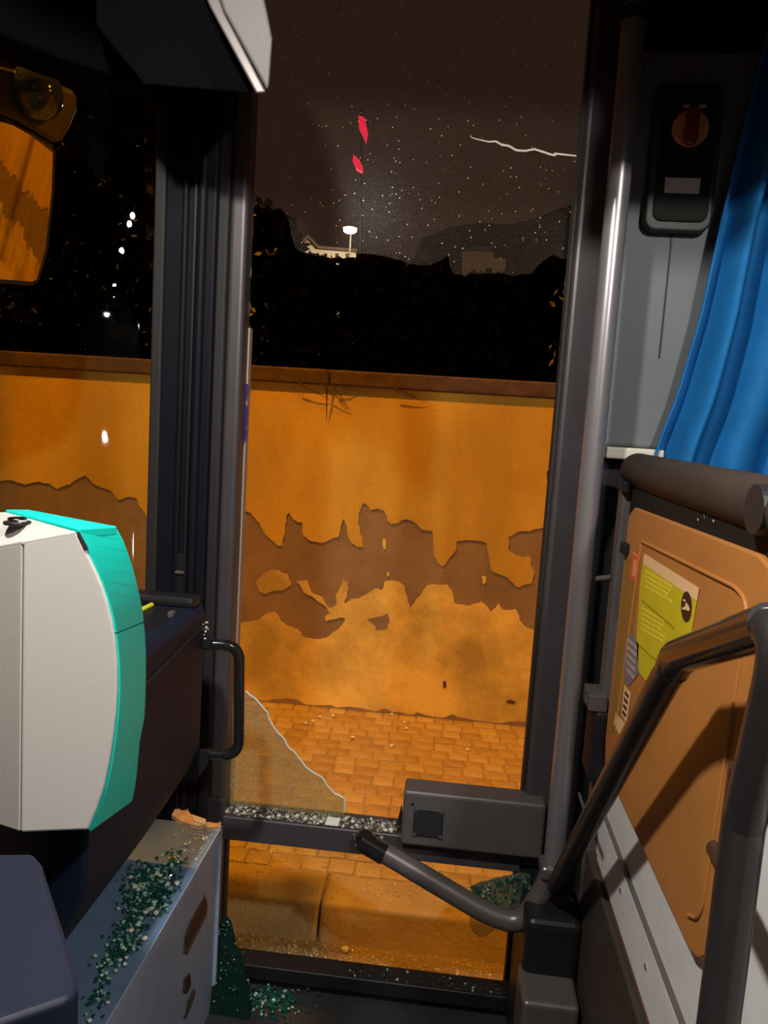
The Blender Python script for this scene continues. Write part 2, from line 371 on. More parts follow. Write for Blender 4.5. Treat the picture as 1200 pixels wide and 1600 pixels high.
# ---------------------------------------------------------------- plants behind the wall
def leaves(name, spots, size, m, parent, rnd, aspect=.4):
    V = []; F = []
    for p in spots:
        s = size * rnd.uniform(.6, 1.3)
        d = Vector((rnd.gauss(0, 1), rnd.gauss(0, .6), rnd.gauss(-.2, 1))).normalized(); n = Vector((rnd.gauss(0, 1), rnd.gauss(0, 1), rnd.gauss(0, 1)))
        w = d.cross(n).normalized() * s * aspect; b = len(V); p = Vector(p)
        V += [p, p + d * s * .45 + w, p + d * s, p + d * s * .45 - w]; F.append((b, b + 1, b + 2, b + 3))
    return obj(name, V, F, m, parent, recalc=False)
sky_line = [(300, 315), (388, 322), (400, 318), (440, 320), (452, 345), (462, 388), (490, 398), (530, 405), (570, 396), (610, 402), (640, 412), (672, 414), (690, 405), (700, 398), (708, 430), (735, 428), (770, 425), (800, 432), (830, 430), (848, 405), (865, 395), (880, 402), (900, 396), (960, 400), (1050, 380)]
def line_at(L, px):
    for a, b in zip(L, L[1:]):
        if a[0] <= px <= b[0]: return a[1] + (b[1] - a[1]) * (px - a[0]) / (b[0] - a[0])
    return L[0][1] if px < L[0][0] else L[-1][1]
shr = [(300, 470, 'tall narrow black shrub with a blunt top above the wall coping'), (462, 590, 'low black shrub with a flat top, in front of the pale far building'),
       (580, 712, 'black shrub ending in a sharp spike above the wall'), (700, 850, 'lowest black shrub, below the far hill'), (835, 1050, 'black shrub with a few glinting leaves beside the door edge')]
for k, (p0, p1, lab) in enumerate(shr):
    r = random.Random(20 + k); Yh = 6.0
    c = at((p0 + p1) / 2, 560, Y=Yh); t = thing('shrub', (c.x, Yh, 0), lab, 'shrub', 'dark shrubs behind the boundary wall')
    sp = []
    while len(sp) < 30 * (p1 - p0):
        px = r.uniform(p0, p1); top = line_at(sky_line, px); py = top + 7 + (640 - top) * r.random() ** 1.25
        yy = Yh + r.uniform(-.12, .45); q = at(px, py, Y=Yh); sp.append((q.x, yy, q.z))
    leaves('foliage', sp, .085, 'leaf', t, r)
    for j in range(3):
        bx = c.x + r.uniform(-.25, .25); q = at((p0 + p1) / 2 + (j - 1) * (p1 - p0) * .22, line_at(sky_line, (p0 + p1) / 2) + 70, Y=Yh)
        tube('stem', [(bx * .6 + c.x * .4, Yh + .15, 0), (bx, Yh + .15, 1.4), (q.x, Yh + .15, q.z)], [.03, .022, .008], 'bark', t, seg=6)
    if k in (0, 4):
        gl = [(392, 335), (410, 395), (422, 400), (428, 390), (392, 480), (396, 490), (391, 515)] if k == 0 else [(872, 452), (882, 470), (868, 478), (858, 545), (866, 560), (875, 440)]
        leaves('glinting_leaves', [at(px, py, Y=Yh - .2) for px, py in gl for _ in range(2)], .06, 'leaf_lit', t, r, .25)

def tree(loc, top, spread, nleaf, nlit, lab, seed):
    r = random.Random(seed); t = thing('tree', loc, lab, 'tree', 'trees behind the boundary wall'); L = Vector(loc)
    tp = L + Vector((r.uniform(-.2, .2), 0, top)); tube('trunk', [L, L + Vector((.1, 0, top * .4)), tp], [.09, .06, .012], 'bark', t, seg=8)
    sp = []; lit = []
    for b in range(26):
        h = r.uniform(.28, .98) * top; a = r.uniform(0, 6.28); ln = spread * r.uniform(.5, 1.05) * (1.15 - .5 * h / top)
        if math.cos(a) > 0: ln = min(ln, max(.2, (-.34 * L.y - L.x) / math.cos(a)))
        p0 = L + Vector((.05, 0, h)); p1 = p0 + Vector((math.cos(a) * ln, math.sin(a) * ln * .7, ln * r.uniform(-.25, .7)))
        md = (p0 + p1) / 2 + Vector((0, 0, .12)); tube('branch', [p0, md, p1], [.016, .010, .003], 'bark', t, seg=5)
        for i in range(nleaf // 26):
            f = r.random() ** .6; q = p0.lerp(p1, f) + Vector((r.gauss(0, .28), r.gauss(0, .2), r.gauss(0, .28)))
            if q.x < -.33 * q.y: sp.append(q)
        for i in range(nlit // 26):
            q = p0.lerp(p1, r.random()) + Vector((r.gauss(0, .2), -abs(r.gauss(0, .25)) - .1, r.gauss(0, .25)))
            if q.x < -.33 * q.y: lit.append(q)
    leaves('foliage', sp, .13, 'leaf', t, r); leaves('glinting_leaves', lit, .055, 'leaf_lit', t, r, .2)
    return t
tree((-2.75, 6.6, 0), 5.6, 1.35, 8000, 500, 'leafy tree with thin twigs and glinting leaves, right behind the wall seen through the windshield', 1)
tree((-4.6, 6.9, 0), 6.2, 1.9, 9000, 420, 'wide leafy tree behind the outside mirror', 2)
tree((-3.5, 8.4, 0), 7.4, 2.2, 13000, 50, 'tall almost black tree standing farther back than the two leafy trees', 3)
# glowing dots added in place of bus lights reflected in the windshield
ls = thing('reflection_dots', tuple(at(190, 400, Y=6.2)), 'slanting row of glowing white dots standing in for reflected bus lights', 'reflection')
glints = [(207, 337), (202, 350), (190, 392), (179, 447), (177, 461)]
tube('cord', [at(215, 300, Y=6.2)] + [at(x, y, Y=6.2) + Vector((0, .02, .02)) for x, y in glints] + [at(172, 500, Y=6.2)], .004, 'dark', ls, seg=5)  # cord added only to carry the glowing dots
for i, (x, y) in enumerate(glints): ball('bulb', at(x, y, Y=6.2), .019 if i < 3 else .014, 'lamp_glow', ls, (1, 1, 1.35), 2)

# ---------------------------------------------------------------- far away
def far_poly(name, L, Y, d, m, parent=None, **k): return prism(name, [at(x, y, Y=Y) for x, y in L], (0, d, 0), m, parent, **k)
struct(far_poly('hill', [(640, 420), (660, 372), (700, 356), (745, 348), (800, 350), (830, 343), (862, 330), (900, 318), (1000, 330), (1100, 300), (1400, 420), (1400, 700), (640, 690)], 90, 30, 'hill'), 'low dark hill on the night horizon', 'hill')
b = thing('far_building', tuple(at(505, 440, Y=42)), 'pale lit gabled building far behind the shrubs', 'building')
far_poly('facade', [(466, 712), (466, 388), (481, 370), (495, 385), (520, 388), (556, 391), (556, 712)], 42, 3, 'facade', b)
far_poly('roof', [(462, 389), (481, 366), (498, 384), (558, 389), (558, 393), (497, 388), (481, 371), (464, 392)], 41.7, 3.6, 'coping', b)
for x in (488, 506, 524, 540): far_poly('window', [(x, 396), (x + 5, 396), (x + 5, 405), (x, 405)], 41.95, .1, 'dark', b)
b = thing('far_building', tuple(at(745, 440, Y=60)), 'long low pale building at the foot of the far hill', 'building')
far_poly('facade', [(722, 702), (722, 390), (770, 390), (772, 404), (790, 404), (790, 702)], 60, 5, 'facade', b)
far_poly('roof', [(719, 391), (721, 386), (772, 386), (774, 391)], 59.6, 5.8, 'coping', b)
def far_lamp(px, py, Y, lab, w):
    p = at(px, py, Y=Y); t = thing('street_lamp', (p.x, Y, 0), lab, 'street lamp')
    tube('pole', [(p.x, Y + .3, 0), (p.x, Y + .3, p.z + .2), (p.x, Y, p.z + .25)], .04, 'hill', t, seg=8)
    ball('lamp_head', p + Vector((0, 0, .12)), .35, 'steel', t, (1.1, .8, .3)); ball('bulb', p, .33, 'lamp_glow', t, (1, .7, .5))
    l = bpy.data.lights.new('far_light', 'POINT'); l.energy = w; l.color = (1, .85, .6); l.shadow_soft_size = .3
    lo_ = bpy.data.objects.new('far_light', l); lo_.location = p + Vector((0, -.5, -.5)); link(lo_, t)
far_lamp(547, 360, 39, 'single bright far street lamp glowing above the shrubs', 900)
s = thing('neon_sign', tuple(at(562, 420, Y=36)), 'two slim red neon strokes on a dark mast in the night sky', 'sign')
far_poly('stroke', [(560, 180), (569, 183), (574, 205), (571, 222), (566, 210), (561, 200)], 36, .3, 'neon', s)
far_poly('stroke', [(552, 241), (560, 248), (566, 258), (566, 269), (556, 263), (551, 252)], 36, .3, 'neon', s)
tube('mast', [at(563, 718, Y=36.4), at(565, 170, Y=36.4)], .05, 'hill', s, seg=6)

# street lamps that light the wall
def sodium(x, lab, w, y=1.95, z=7.6, yp=3.0):
    t = thing('street_lamp', (x, yp, ZP), lab, 'street lamp')
    tube('pole', fillet([(x, yp, ZP), (x, yp, z + .25), (x, y + .2, z + .45)], .8), .065, 'steel', t, seg=10)
    ball('lamp_head', (x, y, z + .42), .34, 'steel', t, (.55, 1.1, .35)); ball('bulb', (x, y, z + .33), .16, 'sodium_glow', t, (1, 1.4, .6))
    l = bpy.data.lights.new('sodium_light', 'POINT'); l.energy = w; l.color = SODIUM; l.shadow_soft_size = .12
    lo_ = bpy.data.objects.new('sodium_light', l); lo_.location = (x, y, z + .1); link(lo_, t)
sodium(-2.9, 'curved street lamp post ahead of the bus', SODIUM_W)
sodium(9.5, 'curved street lamp post behind the bus', SODIUM_W)
sodium(24, 'farthest curved street lamp post', SODIUM_W)

# ================================================================ BUS SHELL
YD = 2.1
XL, XR = -.585, .262           # clear opening of the door
struct(box('wall_side', .36, 10, 2.13, 2.22, .30, 3.2, 'body', bevel=0), 'outer side wall of the bus', 'wall')
struct(box('wall_driver', -.3, 10, -.52, -.42, .30, 3.2, 'ceiling', bevel=0))
struct(box('ceiling', -1.3, 10, -.5, 2.22, 3.12, 3.2, 'ceiling', bevel=0))
struct(box('floor', -1.3, .40, -.5, 2.06, .14, .21, 'floor', bevel=.005), 'dark step floor of the bus entrance', 'floor')
struct(box('floor_aisle', .43, 10, -.5, 2.13, .55, .60, 'floor', bevel=0))
struct(box('trim_doorsill', -.66, .40, 2.06, 2.125, .14, .225, 'dark', bevel=.008))
struct(box('wall_front', -1.62, -1.55, -.5, 2.1, .25, .95, 'dark', bevel=0))
# ceiling lamp above the driver (out of view)
LZ = 2.86
def cabin_lamp(x, y, w, lab):
    cl = thing('cabin_lamp', (x, y, 3.115), lab, 'lamp')
    disc('housing', (x, y, LZ + .03), (0, 0, 1), .10, .085 + .145, 'header', cl, up=(0, 1, 0))
    disc('diffuser', (x, y, LZ + .022), (0, 0, 1), .075, .01, 'lamp_glow', cl, up=(0, 1, 0))
    ld = bpy.data.lights.new('cabin_light', 'SPOT'); ld.energy = w; ld.color = CABIN; ld.shadow_soft_size = .05; ld.spot_size = rad(172); ld.spot_blend = .05
    lo_ = bpy.data.objects.new('cabin_light', ld); lo_.location = (x, y, LZ); link(lo_, cl)
cabin_lamp(-.48, .48, CABIN_W, 'round ceiling lamp above the driver place')
cabin_lamp(.75, -.12, AISLE_W, 'round ceiling lamp above the aisle')
ol = thing('light_blocker', (.7, 1.1, 2.66), 'unseen dark overhead block added to shade the upper pillar and curtain', 'light blocker')  # added above the view to keep cabin light off upper pillar and curtain
box('blocker_body', -.12, 4, .95, 1.25, 2.73, 3.118, 'header', ol, bevel=.01); box('blocker_lip', -.12, 4, 1.20, 1.26, 2.615, 2.74, 'header', ol, bevel=.005)

# ---------------------------------------------------------------- windshield, corner pillar, headers
ws = [(-.79, 2.06), (-.88, 2.03), (-.98, 1.97), (-1.08, 1.88), (-1.17, 1.75), (-1.26, 1.5), (-1.32, 1.1), (-1.35, .5), (-1.35, -.45)]
V = []; F = []
for (x, y) in ws: V += [(x, y, .98), (x, y, 3.1)]
for i in range(len(ws) - 1): F.append((2 * i, 2 * i + 2, 2 * i + 3, 2 * i + 1))
o = struct(obj('window_1', V, F, 'windshield', smooth=True), 'tinted curved windshield beside the corner pillar', 'window')
so = o.modifiers.new('solid', 'SOLIDIFY'); so.thickness = .006
hz0 = at(120, 133, Y=1.9).z; hz1 = at(0, 45, Y=1.9).z
hA = [(x + .03, y - .03, hz0) for x, y in ws]; hB = [(x + .13, y - .12, hz0) for x, y in reversed(ws)]
struct(prism('trim_windshield_header', hA + hB, (0, 0, hz1 - hz0), 'header', tri=True, bevel=.008), 'black header bar across the windshield', 'trim')
struct(box('trim_door_header', -.9, .5, 1.78, 2.05, 3.0, 3.12, 'header'))
rc = [(150, -60), (150, 40), (225, 132), (392, 146), (398, 140), (398, -60)]
struct(loft('trim_roof_corner', [at(x, y, Y=1.62) for x, y in rc], [at(x, y, Y=1.98) for x, y in rc], 'header', bevel=.006), 'black moulded roof corner beside the pillar', 'trim')
br = thing('header_end_cap', tuple(at(400, 145, Y=1.5)), 'light grey plastic end cap hanging from the roof corner', 'end cap')
A = [(345, -40), (376, 70), (392, 106), (416, 146), (419, 132), (426, 62), (420, 25), (405, -40)]
A = [(330, -40), (350, 18), (418, 143), (421, 130), (426, 62), (419, 25), (405, -40)]
loft('cap_face', [at(x, y, Y=1.50) for x, y in A], [at(x, y, Y=1.60) for x, y in A], 'bracket', br, bevel=.006)
Bv = [(305, -40), (330, 15), (400, 146), (417, 145), (350, 18), (330, -40)]
loft('cap_rim', [at(x, y, Y=1.515) for x, y in Bv], [at(x, y, Y=1.61) for x, y in Bv], 'tube', br, bevel=.004)

# corner pillar with ribs
pz0, pz1 = .3, 2.9
pil = struct(box('trim_pillar', -.80, -.655, 2.0, 2.09, pz0, pz1, 'pillar', bevel=.006), 'dark ribbed corner pillar between windshield and door', 'pillar')
box('outer_lip', -.806, -.772, 2.085, 2.125, pz0, hz0 + .0, 'stilelip', pil, bevel=.002)
box('seal', -.815, -.785, 1.985, 2.085, pz0, pz1, 'rubber', pil, bevel=.006)
tube('rib', [(-.735, 1.998, pz0), (-.735, 1.998, pz1)], .009, 'pillar', pil, seg=10)
tube('rib', [(-.690, 1.998, pz0), (-.690, 1.998, pz1)], .012, 'pillar', pil, seg=10)
box('rib', -.712, -.704, 1.990, 2.0, pz0, pz1, 'dark', pil, bevel=.002)
box('seal', -.66, -.628, 2.02, 2.08, pz0, pz1, 'rubber', pil, bevel=.008)
p = at(283, 893, Y=1.995); box('clip', p.x - .012, p.x + .012, 1.978, 1.99, p.z - .004, p.z + .004, 'bracket', pil, bevel=.002)
box('clip_track', p.x - .010, p.x + .010, 1.985, 1.99, p.z - .10, p.z + .05, 'dark', pil, bevel=.002)

# ---------------------------------------------------------------- DOOR
zt = 3.0; zb = .262
door = thing('bus_door', (-.17, YD, zb), 'dark framed bus entrance door with its big pane smashed out', 'door')
def dbox(n, x0, x1, y0, y1, z0, z1, m='stile', **k): return box(n, x0, x1, y0, y1, z0, z1, m, door, **k)
dbox('left_stile', -.630, XL, 2.035, 2.11, zb, zt, bevel=.012)
dbox('outer_edge', XL - .004, XL + .004, 2.095, 2.125, .70, 2.12, 'stilelip', bevel=.002)
dbox('seal', XL - .002, XL + .006, 2.06, 2.095, zb, .74, 'rubber', bevel=.002)
dbox('right_stile', XR, XR + .075, 2.035, 2.11, zb, zt, bevel=.012)
dbox('seal', XR - .010, XR + .002, 2.055, 2.10, zb, zt, 'rubber', bevel=.003)
zr1 = at(480, 1284, Y=2.04).z; zr0 = zr1 - .070
dbox('middle_rail', XL, XR, 2.02, 2.115, zr0, zr1, bevel=.004)
dbox('bottom_rail', XL, XR, 2.045, 2.115, zb - .03, zb + .015, 'dark', bevel=.004)
q = at(333, 1247, Y=2.03); dbox('joint_sleeve', -.634, XL + .003, 2.025, 2.112, zr0 - .02, q.z, bevel=.003)
# glass remnants of the door
gl = [(380, -80)] + [(388, 310), (400, 318), (440, 322), (452, 347), (462, 388), (490, 399), (530, 404), (570, 396), (610, 403), (640, 412), (672, 414), (690, 406), (700, 399), (708, 428), (735, 427), (770, 426), (800, 431), (830, 428), (848, 408), (865, 398), (880, 405), (893, 400)]
gw = [(p.x, p.z) for p in (at(x, y, Y=YD) for x, y in gl)]
rg = random.Random(4); low = jag(gw[1:], .07, 1, rg)
pane = prism('upper_pane', [(XL, YD - .003, zt)] + [(min(max(x, XL), XR), YD - .003, z) for x, z in low] + [(XR, YD - .003, zt)], (0, .006, 0), 'crazed', door, tri=True)
ck = jag([(735, 214), (752, 219), (775, 221), (795, 228), (820, 236), (850, 238), (868, 243), (866, 240), (903, 244)], .15, 1, rg)
ckp = [at(x, y, Y=YD - .006) for x, y in ck]; tube('crack', ckp, [.0008 + .0018 * min(1, i / 5) for i in range(len(ckp))], 'crack', pane, seg=5)
# shard standing at lower left
sh = [(384, 1079), (398, 1090), (418, 1112), (436, 1146), (452, 1168), (463, 1178), (478, 1198), (500, 1212), (512, 1228), (524, 1240), (538, 1247), (537, 1268), (540, 1284), (350, 1276)]
shw = [(max(p.x, XL), p.z) for p in (at(x, y, Y=YD - .01) for x, y in sh)]
shw[-1] = (XL, zr1 - .001); shw[-2] = (shw[-2][0], zr1 - .001)
e = jag(shw[:12], .08, 2, rg)
shard = prism('standing_shard', [(x, YD - .014, z) for x, z in [(XL, e[0][1] + .005)] + e + shw[-2:]], (0, .006, 0), 'crazed_shard', door, tri=True)
tube('bright_edge', [(x, YD - .012, z) for x, z in e], .0032, 'edgeglass', shard, seg=5)
# dark jagged scraps still held by the seals
def scrap(L, m='darkshard'):
    w = jag([(p.x, p.z) for p in (at(x, y, Y=YD - .004) for x, y in L)], .16, 2, rg); prism('glass_scrap', [(x, YD - .007, z) for x, z in w], (0, .006, 0), m, door, tri=True)
scrap([(884, 560), (872, 625), (868, 650), (866, 690), (860, 715), (862, 760), (853, 796), (866, 775), (880, 770), (895, 560)])
scrap([(858, 880), (848, 925), (845, 950), (840, 985), (838, 1040), (835, 1078), (838, 1090), (848, 1070), (862, 900)])
scrap([(380, 585), (386, 625), (388, 640), (384, 668), (380, 700), (378, 718), (374, 700), (374, 600)], 'purpleshard')
scrap([(888, 425), (882, 445), (884, 470), (878, 500), (880, 540), (890, 560), (900, 430)])
scrap([(392, 400), (388, 440), (390, 470), (386, 500), (382, 560), (378, 560), (384, 400)])
# lower pane, still whole
prism('lower_pane', [(XL, YD, zb), (XR, YD, zb), (XR, YD, zr0), (XL, YD, zr0)], (0, .005, 0), 'clear', door)
# latch box on the middle rail
bx0 = at(628, 1280, Y=1.985); bx1 = at(852, 1290, Y=1.985).x; bz1 = at(740, 1247, Y=1.985).z; bz0 = at(740, 1333, Y=1.985).z
lb = box('latch_box', bx0.x, bx1, 1.985, 2.07, bz0, bz1, 'greymetal', door, bevel=.010)
p = at(669, 1285, Y=1.983); hs = .040
box('black_cover', p.x - hs, p.x + hs, 1.978, 1.986, p.z - hs, p.z + hs, 'unit', lb, bevel=.006)
for sx in (-1, 1):
    for sz in (-1, 1): disc('screw', (p.x + sx * hs * .88, 1.9785, p.z + sz * hs * .88), (0, -1, 0), .0045, .002, 'bracket', lb, seg=12, bevel=0)
disc('screw', (p.x - .046, 1.985, p.z + .047), (0, -1, 0), .004, .002, 'dark', lb, seg=12, bevel=0)
loft('rubber_flap', [at(x, y, Y=2.02) for x, y in ((619, 1290), (628, 1255), (630, 1290))], [at(x, y, Y=2.04) for x, y in ((619, 1290), (628, 1255), (630, 1290))], 'rubber', lb)
tube('cable', [at(560 + i * 7, 1322 + i * .7 + (i % 2) * 1.5, Y=2.0) for i in range(7)], .005, 'dark', door, seg=6)

# swing post with crank arm and ball joint
PX, PY = .331, 1.9
c0 = at(862, 1350, Y=PY)
sw = thing('door_swing_post', (PX, PY, .2), 'grey metal upright post with a crank arm bent to the door rail', 'post')
tube('post', [(PX, PY, c0.z), (PX, PY, 2.86)], .027, 'pole', sw, seg=22)
box('collar', PX - .036, PX + .036, PY - .036, PY + .036, c0.z - .03, c0.z + .008, 'tube', sw, bevel=.012)
disc('top_collar', (PX, PY, 2.82), (0, 0, 1), .034, .03, 'dark', sw, up=(0, 1, 0))
arm = fillet([(PX, PY, c0.z), at(852, 1385, Y=1.90), at(815, 1445, Y=1.89), at(762, 1428, Y=1.90), at(583, 1322, Y=1.975)], .10, 8)
tube('crank_arm', arm, .0275, 'tube', sw, seg=18)
tube('arm_end', [at(602, 1335, Y=1.965), at(566, 1314, Y=1.98)], .0295, 'black_gloss', sw, seg=18)
ball('ball_joint', at(570, 1311, Y=1.985), .027, 'black_gloss', sw)
tube('joint_pin', [at(572, 1318, Y=1.99), (at(572, 1318, Y=1.99).x, 2.03, at(572, 1318, Y=1.99).z)], .01, 'tube', sw)
# lower corner casting below the post
struct(box('trim_post_foot', .262, .40, 1.80, 2.07, .21, at(850, 1440, Y=1.8).z, 'dark', bevel=.02), 'black step corner casting under the swing post', 'trim')
struct(box('trim_step_corner', .255, .39, 1.70, 1.84, .21, at(850, 1560, Y=1.72).z, 'tube', bevel=.012), 'dark grey step corner block', 'trim')

# crazed sheets caught between arm and post
g = thing('crazed_glass_sheet', tuple(at(790, 1435, Y=1.94)), 'dark green crazed glass piece wedged between crank arm and post', 'broken glass')
L = jag([(733, 1386), (760, 1376), (790, 1368), (812, 1362), (828, 1366), (832, 1395), (828, 1428), (806, 1436), (780, 1428), (755, 1412), (733, 1386)], .07, 2, rg)[:-1]
loft('sheet', [at(x, y, Y=1.935) for x, y in L], [at(x, y, Y=1.945) for x, y in L], 'crazed_green', g, tri=True)
sp = []
for _ in range(150):
    u = rg.random(); v = rg.random(); px = 735 + 93 * u; top = 1386 - 22 * u; bot = 1388 + 46 * min(1, u * 1.5); q = at(px, top + (bot - top) * v, Y=1.93); sp.append(q)
chips('grain', sp, .0045, 'chip', g)['kind'] = 'stuff'
g = thing('crazed_glass_sheet', tuple(at(755, 1462, Y=1.98)), 'small rounded greyish glass flap hanging under the crank arm', 'broken glass')
L = [(734, 1425), (733, 1440), (737, 1455), (748, 1465), (762, 1462), (773, 1452), (777, 1438), (775, 1425)]
loft('sheet', [at(x, y, Y=1.96) for x, y in L], [at(x, y, Y=1.968) for x, y in L], 'crazed_shard', g)
# sheet slumped at lower left, inside the pane
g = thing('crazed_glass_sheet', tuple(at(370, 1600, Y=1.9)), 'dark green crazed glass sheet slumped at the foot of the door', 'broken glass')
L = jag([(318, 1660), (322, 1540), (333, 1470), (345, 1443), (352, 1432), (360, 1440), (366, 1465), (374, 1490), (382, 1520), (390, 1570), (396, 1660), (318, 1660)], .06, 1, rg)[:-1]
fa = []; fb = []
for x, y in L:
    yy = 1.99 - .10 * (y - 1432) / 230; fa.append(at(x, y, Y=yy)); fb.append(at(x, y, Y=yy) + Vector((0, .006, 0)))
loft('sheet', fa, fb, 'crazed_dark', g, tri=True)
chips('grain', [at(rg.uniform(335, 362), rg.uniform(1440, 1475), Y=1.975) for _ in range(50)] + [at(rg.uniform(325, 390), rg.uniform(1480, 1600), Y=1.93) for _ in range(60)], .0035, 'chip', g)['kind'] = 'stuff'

# ---------------------------------------------------------------- outside mirror
mp = Vector((-1.36, 2.42, 2.45)); mn = Vector((.896, -.393, -.207)).normalized()
mr = thing('wing_mirror', tuple(mp), 'brown cased wing mirror outside the windshield reflecting the orange street', 'mirror')
def mpoly(name, L, m, off, th, **k):
    pts = [at_plane(x, y, mp, mn) + mn * off for x, y in L]; return prism(name, pts, -mn * th, m, mr, **k)
case = [(-90, 150), (-20, 176), (22, 190), (84, 226), (89, 236), (87, 300), (77, 392), (63, 440), (52, 447), (-90, 436)]
glas = [(-84, 158), (-20, 184), (20, 196), (77, 228), (82, 236), (80, 300), (70, 390), (57, 436), (50, 440), (-84, 430)]
mpoly('mirror_case', case, 'dark', -.004, .05, bevel=.004)
mpoly('mirror_glass', glas, 'mirror', .002, .006)
top = [(-90, 95), (0, 104), (60, 118), (112, 140), (120, 150), (119, 172), (108, 200), (96, 220), (84, 224), (22, 187), (-20, 172), (-90, 146)]
mpoly('upper_case', top, 'mirror_case', .01, .10, bevel=.015)
c = at_plane(52, 145, mp, mn) + mn * .012
ball('wide_angle_dome', c, .078, 'dome', mr, (1, 1, 1))
tube('mirror_arm', fillet([at_plane(-40, 110, mp, mn), at_plane(-60, 20, mp, mn), Vector((-1.5, 1.9, 3.15))], .1), .02, 'dark', mr)

# ---------------------------------------------------------------- DRIVER SIDE: console, ledge, tray, ticket machine
zL = .758
cons = thing('driver_console', (-.75, 1.5, .21), 'black textured dashboard console behind the ticket machine', 'console')
prof = [(-1.30, zL + .002), (-.745, zL + .002), (-.70, .83), (-.63, .95), (-.585, 1.03), (-.567, 1.07), (-.565, 1.41), (-.575, 1.433), (-1.30, 1.433)]
loft('body', [(x, 1.16, z) for x, z in prof], [(x, 1.75, z) for x, z in prof], 'console', cons, bevel=.010)
box('top_lip', -1.2, -.575, 1.69, 1.745, 1.43, 1.458, 'dark', cons, bevel=.012)
box('top_tray', -.72, -.59, 1.50, 1.68, 1.431, 1.434, 'dark', cons, bevel=.001)
p = at(268, 962, Z=1.436); box('tray_clip', p.x - .006, p.x + .006, p.y - .01, p.y + .01, 1.434, 1.446, 'bracket', cons, bevel=.002)
tube('shoulder_seam', [(-.5635, 1.745, 1.385), (-.5635, 1.20, 1.345)], .002, 'rubber', cons, seg=6)
# handle on its end
H = [at(318, 1006, Y=1.752), at(372, 1010, Y=1.77), at(376, 1040, Y=1.77), at(374, 1168, Y=1.77), at(362, 1179, Y=1.77), at(318, 1178, Y=1.765)]
hd = tube('grab_handle', fillet([H[0], at(374, 1008, Y=1.77), at(373, 1180, Y=1.77), H[5]], .04, 8), .0135, 'black_gloss', cons, seg=14)
loft('bracket', [at(x, y, Y=1.735) for x, y in ((310, 968), (322, 972), (332, 1000), (326, 1016), (312, 1012))], [at(x, y, Y=1.755) for x, y in ((310, 968), (322, 972), (332, 1000), (326, 1016), (312, 1012))], 'dark', hd, bevel=.004)
loft('bracket', [at(x, y, Y=1.745) for x, y in ((310, 1170), (326, 1172), (326, 1195), (310, 1215))], [at(x, y, Y=1.765) for x, y in ((310, 1170), (326, 1172), (326, 1195), (310, 1215))], 'dark', hd, bevel=.004)
chips('stuck_grain', [at(318 + rg.uniform(-5, 8), 985 + rg.uniform(-12, 14), Y=1.733) for _ in range(22)], .003, 'chip_pale', hd)['kind'] = 'stuff'

# ledge box with side panel
lg = thing('ledge_box', (-.65, 1.4, .21), 'blue grey box ledge strewn with green glass beside the doorway', 'ledge')
box('body', -.80, -.572, .35, 1.945, .21, zL - .012, 'ledgeside', lg, bevel=.003)
box('top_plate', -.80, -.565, .35, 1.95, zL - .012, zL, 'ledge', lg, bevel=.004)
box('edge_strip', -.5655, -.5615, .35, 1.95, zL - .022, zL + .001, 'ledgeside', lg, bevel=.001)
box('end_strip', -.575, -.562, 1.943, 1.955, .25, zL - .002, 'ledgeside', lg, bevel=.002)
def slot(L, name, m, th=.004): prism(name, [at(x, y, X=-.5715) for x, y in L], (th, 0, 0), m, lg, bevel=.0015)
slot([(320, 1397), (324, 1410), (323, 1430), (292, 1492), (286, 1490), (288, 1462), (296, 1440)], 'slot_frame', 'tube', .002)
slot([(319, 1403), (321, 1412), (319, 1428), (290, 1482), (289, 1466), (298, 1442)], 'slot', 'slot', .005)
slot([(295, 1520), (296, 1540), (290, 1552), (285, 1550), (287, 1528)], 'slot', 'slot', .005)
slot([(303, 1542), (304, 1555), (290, 1592), (285, 1590), (290, 1568)], 'label_strip', 'bracket', .003)
# torn trim at the far end
tt = thing('torn_trim', tuple(at(305, 1275, Y=1.93)), 'torn beige foam trim at the far end of the blue grey ledge', 'trim')
tp = jag([(268, 1273), (282, 1252), (293, 1262), (301, 1276), (318, 1284), (336, 1286), (346, 1284), (345, 1292), (328, 1293), (308, 1290), (268, 1273)], .1, 1, rg)[:-1]
tw = [at(x, y, Z=zL + .012) for x, y in tp]; prism('foam', tw, (0, 0, -.0115), 'beige', tt, tri=True)
tp = [(299, 1272), (322, 1280), (321, 1288), (303, 1283)]; prism('pale_splinter', [at(x, y, Z=zL + .017) for x, y in tp], (0, 0, -.005), 'ledgewhite', tt)
r9 = random.Random(9)
tube('loose_thread', [at(300, 1272, Y=1.93), at(296, 1262, Y=1.93), at(297, 1250, Y=1.93)], .0012, 'dark', tt, seg=4)

# glass on the ledge
sp = []
def on_ledge(px, py, z=0): 
    q = at(px, py, Z=zL + .001 + z); return q
clumps = [(235, 1385, 26, 20, 170), (255, 1372, 20, 14, 90), (222, 1372, 20, 14, 90), (215, 1405, 18, 14, 70), (240, 1415, 16, 12, 70), (210, 1440, 16, 16, 80), (195, 1470, 16, 18, 90), (180, 1492, 12, 12, 40), (160, 1520, 10, 14, 26), (150, 1560, 14, 22, 26), (275, 1345, 14, 12, 40)]
for cx, cy, sx, sy, n in clumps:
    for _ in range(int(n * 1.5)):
        q = on_ledge(cx + r9.gauss(0, sx * .7), cy + r9.gauss(0, sy * .75), abs(r9.gauss(0, .004)))
        if -.79 < q.x < -.573: sp.append(q)
tag(chips('crushed_glass', sp, .0048, 'chip', rnd=r9), 'green crushed glass heaped on the blue grey ledge', 'broken glass', kind='stuff')
sp = [on_ledge(r9.gauss(308, 14), r9.gauss(1318, 17)) for _ in range(130)]
